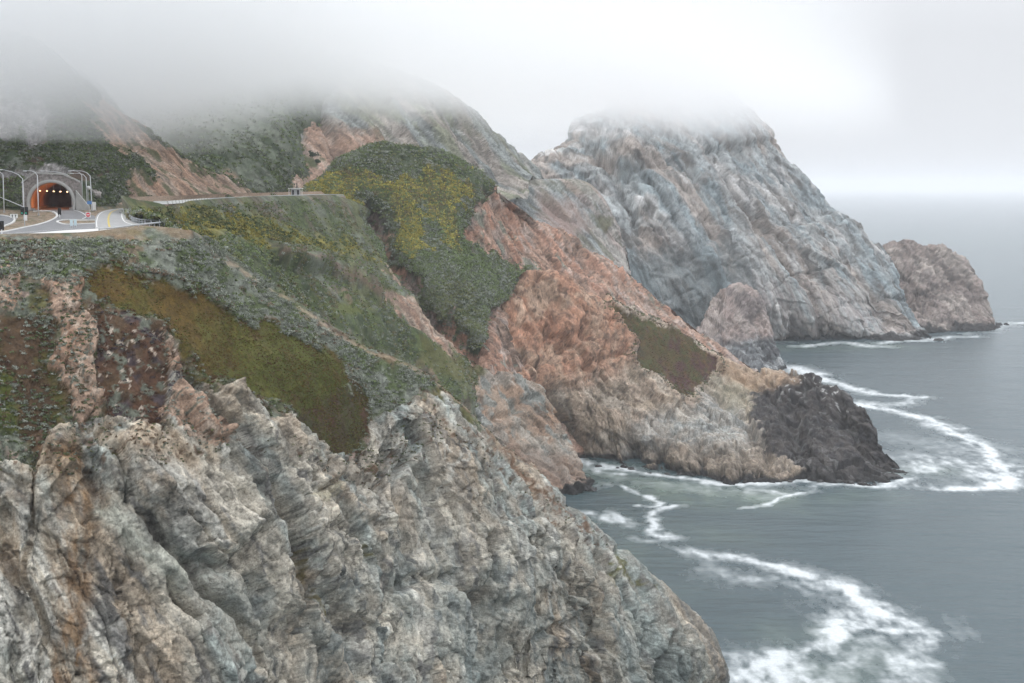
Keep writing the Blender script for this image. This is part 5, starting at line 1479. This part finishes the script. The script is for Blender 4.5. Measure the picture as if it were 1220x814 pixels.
def build_bushes():
    rg = np.random.default_rng(3)
    def bush(p, r, lab, mat, n=900):
        root = empty('bush', p, label=lab, cat='bush', group=None)
        V = []
        for k in range(7):
            c = rg.normal(size=3) * r * .42; c[2] = abs(c[2]) * .5 + r * .15
            V.append(leafy(c, r * rg.uniform(.45, .65), n // 7, r * .085, rg, .9))
        V = np.concatenate(V); o = mesh_np('foliage', V, np.arange(len(V)).reshape(-1, 4), MAT[mat], False, parent=root)
        mb = MB()
        for k in range(4):
            w = k * 1.6; mb.tube([(0, 0, -.8), (math.cos(w) * r * .2, math.sin(w) * r * .2, r * .3), (math.cos(w) * r * .5, math.sin(w) * r * .5, r * .6)], [.14, .09, .04], 6)
        mb.build('stem', MAT['wood'], root)
    for px, py, r, lab, mat in [(372,187,3.6,'dark green bush alone on the pink eroded slope, upper part','dark_leaf'), (378,196,3.2,'dark green bush on the pink eroded slope, just below the upper one','dark_leaf')]:
        P = LANDD['ridge']; X, Y = proj(P); i = np.argmin((X - px) ** 2 + (Y - py) ** 2); bush(P[i] + np.array([0, -.5, 0]), r, lab, mat)

def build_hut():
    P = at(352.5, 235.3, 556); P[2] = np.interp(352.5, [350, 392], [OR_F[50][2], OR_F[60][2]]) + .35
    r = empty('hut', P, math.radians(4), label='small grey flat roofed hut with dark doorways beside the old road', cat='hut')
    mb = MB(); mb.box((0, 0, 1.35), (3.4, 2.2, 2.7)); mb.build('wall', MAT['wall_paint'], r, bevel=.03)
    mb = MB(); mb.box((0, -.1, 2.85), (5.6, 3.2, .26)); mb.build('roof', MAT['white_paint'], r, bevel=.02)
    for x, w in ((-.95, .7), (.95, .75)):
        mb = MB(); mb.box((x, -1.12, 1.15), (w, .06, 2.1)); d = mb.build('door', MAT['dark_wall'], r); m2 = MB(); m2.box((x + .22, -1.18, 1.1), (.05, .06, .2)); m2.build('handle', MAT['galvanised'], d)
    mb = MB(); mb.tube([(.3, 0, 2.9), (.3, 0, 4.9)], .14, 8); mb.build('vent_pipe', MAT['dark_wall'], r)
    mb = MB(); mb.tube([(.75, .3, 2.9), (.75, .3, 4.7)], .10, 8); mb.build('vent_pipe', MAT['dark_wall'], r)
    for x in (-2.5, 2.5):
        mb = MB(); mb.box((x, -1.3, 1.36), (.16, .16, 2.75)); mb.build('pillar', MAT['white_paint'], r)
    mb = MB(); mb.box((0, -.1, -.12), (6.2, 3.8, .3)); mb.build('slab', MAT['concrete'], r)

def build_things():
    global LANDD
    LANDD = {n: P for n, sh, P in LAND}
    plain('black_rock', (.045, .043, .042), .7, var=.4, scale=.6, bump=.5); plain('dark_leaf', (.035, .055, .03), .7, var=.3, scale=.5)
    build_portal(); build_lamps(); build_signals(); build_signs(); build_rocks(); build_shore_rocks(); build_bushes(); build_hut()
    rail_line('guardrail', [G(*p) for p in smooth_px([(118,277.2),(140,275.4),(160,272.6),(178,270.6),(196,268.6)])], 'steel guardrail on posts along the outer edge of the bend', 'guardrail', .62, 2.0)
    rail_line('fence', [G(*p) + np.array([0, 0, .0]) for p in smooth_px([(154.5,250),(152.8,256),(154,261),(160,265),(172,267.6),(190,268)])], 'low post and rail fence curving round the inside of the bend', 'fence', .45, 1.6, (.03, .08), rails=2, gap=.4)
    F = OR_F * 1.0
    rail_line('guardrail', [F[i] + np.array([0, .15, .05]) for i in range(30, 69, 2)], 'long pale guardrail along the old road towards the hut', 'guardrail', .62, 4.0, mat='bright_steel' if 'bright_steel' in MAT else 'galvanised')
    # separate concrete barriers between bend and guardrail
    proto = None; P = F[6:31]; d = np.r_[0, np.cumsum(np.linalg.norm(np.diff(P, axis=0), axis=1))]
    n = int(d[-1] / 4.2)
    for i in range(n):
        q = d[-1] * (i + .5) / n; c = np.array([np.interp(q, d, P[:, k]) for k in range(3)]); c2 = np.array([np.interp(q + 1, d, P[:, k]) for k in range(3)])
        if proto is None:
            mb = MB(); prof = [(-.30, 0), (-.30, .08), (-.18, .28), (-.09, .8), (.09, .8), (.18, .28), (.30, .08), (.30, 0)]
            for x in (-1.7, 1.7): mb.v += [(x, a, b) for a, b in prof]
            for k in range(8): mb.f.append((k, (k + 1) % 8, 8 + (k + 1) % 8, 8 + k))
            mb.f += [tuple(range(8)), tuple(range(15, 7, -1))]
            proto = mb.build('concrete_barrier', MAT['bright_concrete'], bevel=.02); o = proto
        else:
            o = proto.copy(); COL.objects.link(o)
        o.location = [float(v) for v in c + np.array([0, 0, .04])]; o.rotation_euler = (0, 0, math.atan2(c2[1] - c[1], c2[0] - c[0]))
        tag(o, 'pale concrete road barrier, one of a line beside the old road above the bend', 'barrier', 'concrete barriers along the old road')
# ================================================================== scrub: low shrubs nobody could count
def scatter(P, shape, mask, n, rg, rad, leaf, nq, pal, name, lift=.1, flat=.7, noiseL=8.0):
    X, Y = proj(P)
    ok = (mask > .55) & (X > -25) & (X < 1245) & (Y < 850)
    idx = np.where(ok)[0]
    if len(idx) == 0: return [], []
    w = mask[idx] ** 2 * np.clip(.15 + sstep(-.35, .25, fbm(P[idx] / noiseL + 60, 3)), 0, 1)
    pick = rg.choice(idx, size=min(n, len(idx)), replace=False, p=w / w.sum())
    c = P[pick]
    m = len(pick)
    r = rg.uniform(rad[0], rad[1], m) * rg.uniform(.7, 1.25, m)
    d = rg.normal(size=(m, nq, 3)); d[..., 2] = np.abs(d[..., 2]) - .1; d /= np.linalg.norm(d, axis=2, keepdims=True)
    q = d * (r[:, None, None] * rg.uniform(.5, 1.05, (m, nq, 1))); q[..., 2] *= flat
    nr = d + rg.normal(size=d.shape) * .5; nr /= np.linalg.norm(nr, axis=2, keepdims=True)
    a = np.cross(nr, rg.normal(size=d.shape)); a /= np.linalg.norm(a, axis=2, keepdims=True); b = np.cross(nr, a)
    s = leaf * rg.uniform(.6, 1.4, (m, nq, 1))
    q = q + c[:, None] + np.array([0, 0, lift])
    V = np.stack([q - a * s, q + b * s * .65, q + a * s, q - b * s * .65], 2)
    pal = np.array(pal, F32)
    v = fbm(c / (noiseL * 1.5) + 5, 3)
    k = np.clip(((v + .45 + rg.normal(size=m) * .22) * len(pal)).astype(int), 0, len(pal) - 1)
    col = pal[k] * rg.uniform(.8, 1.2, (m, 1))
    C = np.repeat(col[:, None], nq, 1) * rg.uniform(.8, 1.2, (m, nq, 1))
    C = np.repeat(C[:, :, None], 4, 2)
    return V.reshape(-1, 3).astype(F32), C.reshape(-1, 3).astype(F32)

def build_scrub():
    rg = np.random.default_rng(11)
    LD = {n: (P, sh) for n, sh, P in LAND}
    m, nt, b, out = newmat('scrub_leaf')
    at_ = N_(nt, 'ShaderNodeAttribute', attribute_name='Col'); nt.links.new(at_.outputs['Color'], b.inputs['Base Color']); b.inputs['Roughness'].default_value = .75; b.inputs['Specular IOR Level'].default_value = .2
    def put(parts):
        V = np.concatenate([p[0] for p in parts if len(p[0])]); C = np.concatenate([p[1] for p in parts if len(p[0])])
        o = mesh_np('scrub', V, np.arange(len(V), dtype=np.int32).reshape(-1, 4), m, False, {'Col': C}); return tag(o, kind='stuff')
    P, sh = LD['cliff']
    front = 1.0 * (NEAR['disp'] == NEAR['disp'])
    sage = [SAGE * 1.15, SAGE2 * .9, SCRUB * 1.7, SAGE2 * 1.0, SAGE * 1.0, c3(.16, .12, .085)]
    bb = NEAR['Y'] > 284 + 3 * (NEAR['X'] < 235)
    put([scatter(P, sh, NEAR['sage'] * bb, 5600, rg, (.22, 1.0), .13, 46, sage, 'scrub'),
         scatter(P, sh, NEAR['lefti'] * bb, 420, rg, (.25, .55), .11, 34, [SAGE2, SAGE * .9, SCRUB, ICER], 'scrub'),
         scatter(P, sh, NEAR['soil'] * bb, 420, rg, (.15, .4), .09, 30, [SAGE2, SAGE * .9, SCRUB], 'scrub'),
         scatter(P, sh, NEAR['red2'] * bb, 700, rg, (.2, .45), .10, 30, [ICEP, ICER, SAGE, c3(.09,.06,.04)], 'scrub'),
         scatter(P, sh, np.clip(NEAR['veg'] - NEAR['sage'] - NEAR['patch'] - NEAR['red'] - NEAR['red2'], 0, 1) * bb, 1500, rg, (.2, .5), .11, 30, [SAGE, SCRUB, c3(.12,.09,.05), SAGE2], 'scrub')])
    put([scatter(P, sh, NEAR['pband'] * bb, 1500, rg, (.12, .5), .10, 26, [SAGE * 1.1, c3(.09,.085,.025), c3(.10,.055,.03), SCRUB, SAGE2 * .9], 'scrub', noiseL=4),
         scatter(P, sh, np.maximum(NEAR['patch'], NEAR['red'] * .9) * bb, 9000, rg, (.10, .32), .085, 16, [c3(.115,.075,.022), c3(.085,.088,.018), c3(.10,.105,.022), c3(.085,.045,.022), c3(.12,.105,.03)], 'scrub', lift=-.02, flat=.45, noiseL=7)])
    put([scatter(P, sh, NEAR['fringe'] * bb, 1100, rg, (.15, .40), .10, 24, [c3(.12,.08,.045), SAGE, c3(.10,.10,.04), SCRUB], 'scrub', noiseL=5)])
    Pv = VALLEY['P']; g = 1 - VALLEY['gully']; fr = (VALLEY['Y'] > np.interp(VALLEY['X'], [150,200,250,300,350,400,440], [250.5,249,245,242,239.3,238,250]))
    shr = [SCRUB * 1.9, SAGE * 1.05, c3(.15,.16,.06), SCRUB * 1.4, SAGE2 * .9, c3(.16, .14, .08)]
    put([scatter(Pv, None, g * (VALLEY['yel'] < .5) * fr, 13000, rg, (.35, 1.5), .26, 22, [c * 1.15 for c in shr], 'scrub', noiseL=20),
         scatter(Pv, None, VALLEY['yel'] * fr, 3200, rg, (.5, 1.1), .26, 22, [YEL * 1.1, SCRUB * 1.5, YEL * 1.35, SCRUB, c3(.14,.14,.055)], 'scrub', noiseL=14)])
    Pk = KNOLL['P']; kb = (1 - KNOLL['bare']) * (KNOLL['back'] < 6)
    put([scatter(Pk, None, kb * (KNOLL['yel'] < .5), 9500, rg, (.5, 2.0), .36, 20, [SCRUB * 2.3, SAGE * 1.3, SCRUB * 1.8, SAGE2 * 1.0, c3(.17,.185,.08)], 'scrub', noiseL=25),
         scatter(Pk, None, kb * KNOLL['yel'], 5200, rg, (.5, 1.9), .36, 20, [YEL * 1.6, SCRUB * 2.4, YEL * 1.9, c3(.22,.18,.09), SCRUB * 1.9], 'scrub', noiseL=16),
         scatter(Pk, None, KNOLL['fringe'], 900, rg, (.4, 1.0), .3, 18, [SCRUB * 1.8, SAGE * 1.2], 'scrub', noiseL=10)])
    put([scatter(LD['promontory'][0], None, PROM['edge'], 700, rg, (.3, 1.1), .25, 18, [c3(.10,.055,.03), SAGE, c3(.10,.10,.03), SCRUB * 1.3], 'scrub', noiseL=7),
         scatter(LD['promontory'][0], None, PROM['ice'], 2600, rg, (.25, .8), .2, 14, [c3(.10,.06,.03), c3(.085,.085,.025), c3(.09,.04,.03), c3(.12,.08,.035)], 'scrub', lift=-.1, flat=.45, noiseL=10)])
    Ph = HILL['P']; hv = (1 - HILL['band']) * (1 - HILL['crag']) * (HILL['Y'] < 246) * (HILL['Y'] > 95)
    loc = Ph - TUN['o']; hv = hv * ~((np.abs(loc @ TUN['ax']) < 7.5) & ((loc @ TUN['ay']) < 32) & (loc[:, 2] < 9.5))
    put([scatter(Ph, None, hv, 9000, rg, (.45, 1.0), .24, 20, [SCRUB * 1.8, SAGE * 1.0, SCRUB * 1.3, SAGE2 * .9], 'scrub', noiseL=16),
         scatter(LD['hill.001'][0], None, np.ones(len(LD['hill.001'][0])), 7000, rg, (1.0, 1.9), .5, 14, [SCRUB * 1.8, SAGE * 1.05, SCRUB * 1.4], 'scrub', noiseL=30)])
MATONLY = False
build_near_cliff(); print('near', round(time.time() - T0, 1))
build_valley(); build_knoll(); print('mid', round(time.time() - T0, 1))
build_promontory(); build_cove_wall(); print('prom', round(time.time() - T0, 1))
build_hills(); build_headland(); print('far', round(time.time() - T0, 1))
build_terrace(); OR_F, OR_B = build_old_road()
build_sea(); print('sea', round(time.time() - T0, 1))
if 'build_things' in globals(): build_things(); print('things', round(time.time() - T0, 1))
if 'build_scrub' in globals(): build_scrub(); print('scrub', round(time.time() - T0, 1))
build_air()
print('verts', sum(len(o.data.vertices) for o in bpy.data.objects if o.type == 'MESH'), 'time', round(time.time() - T0, 1))
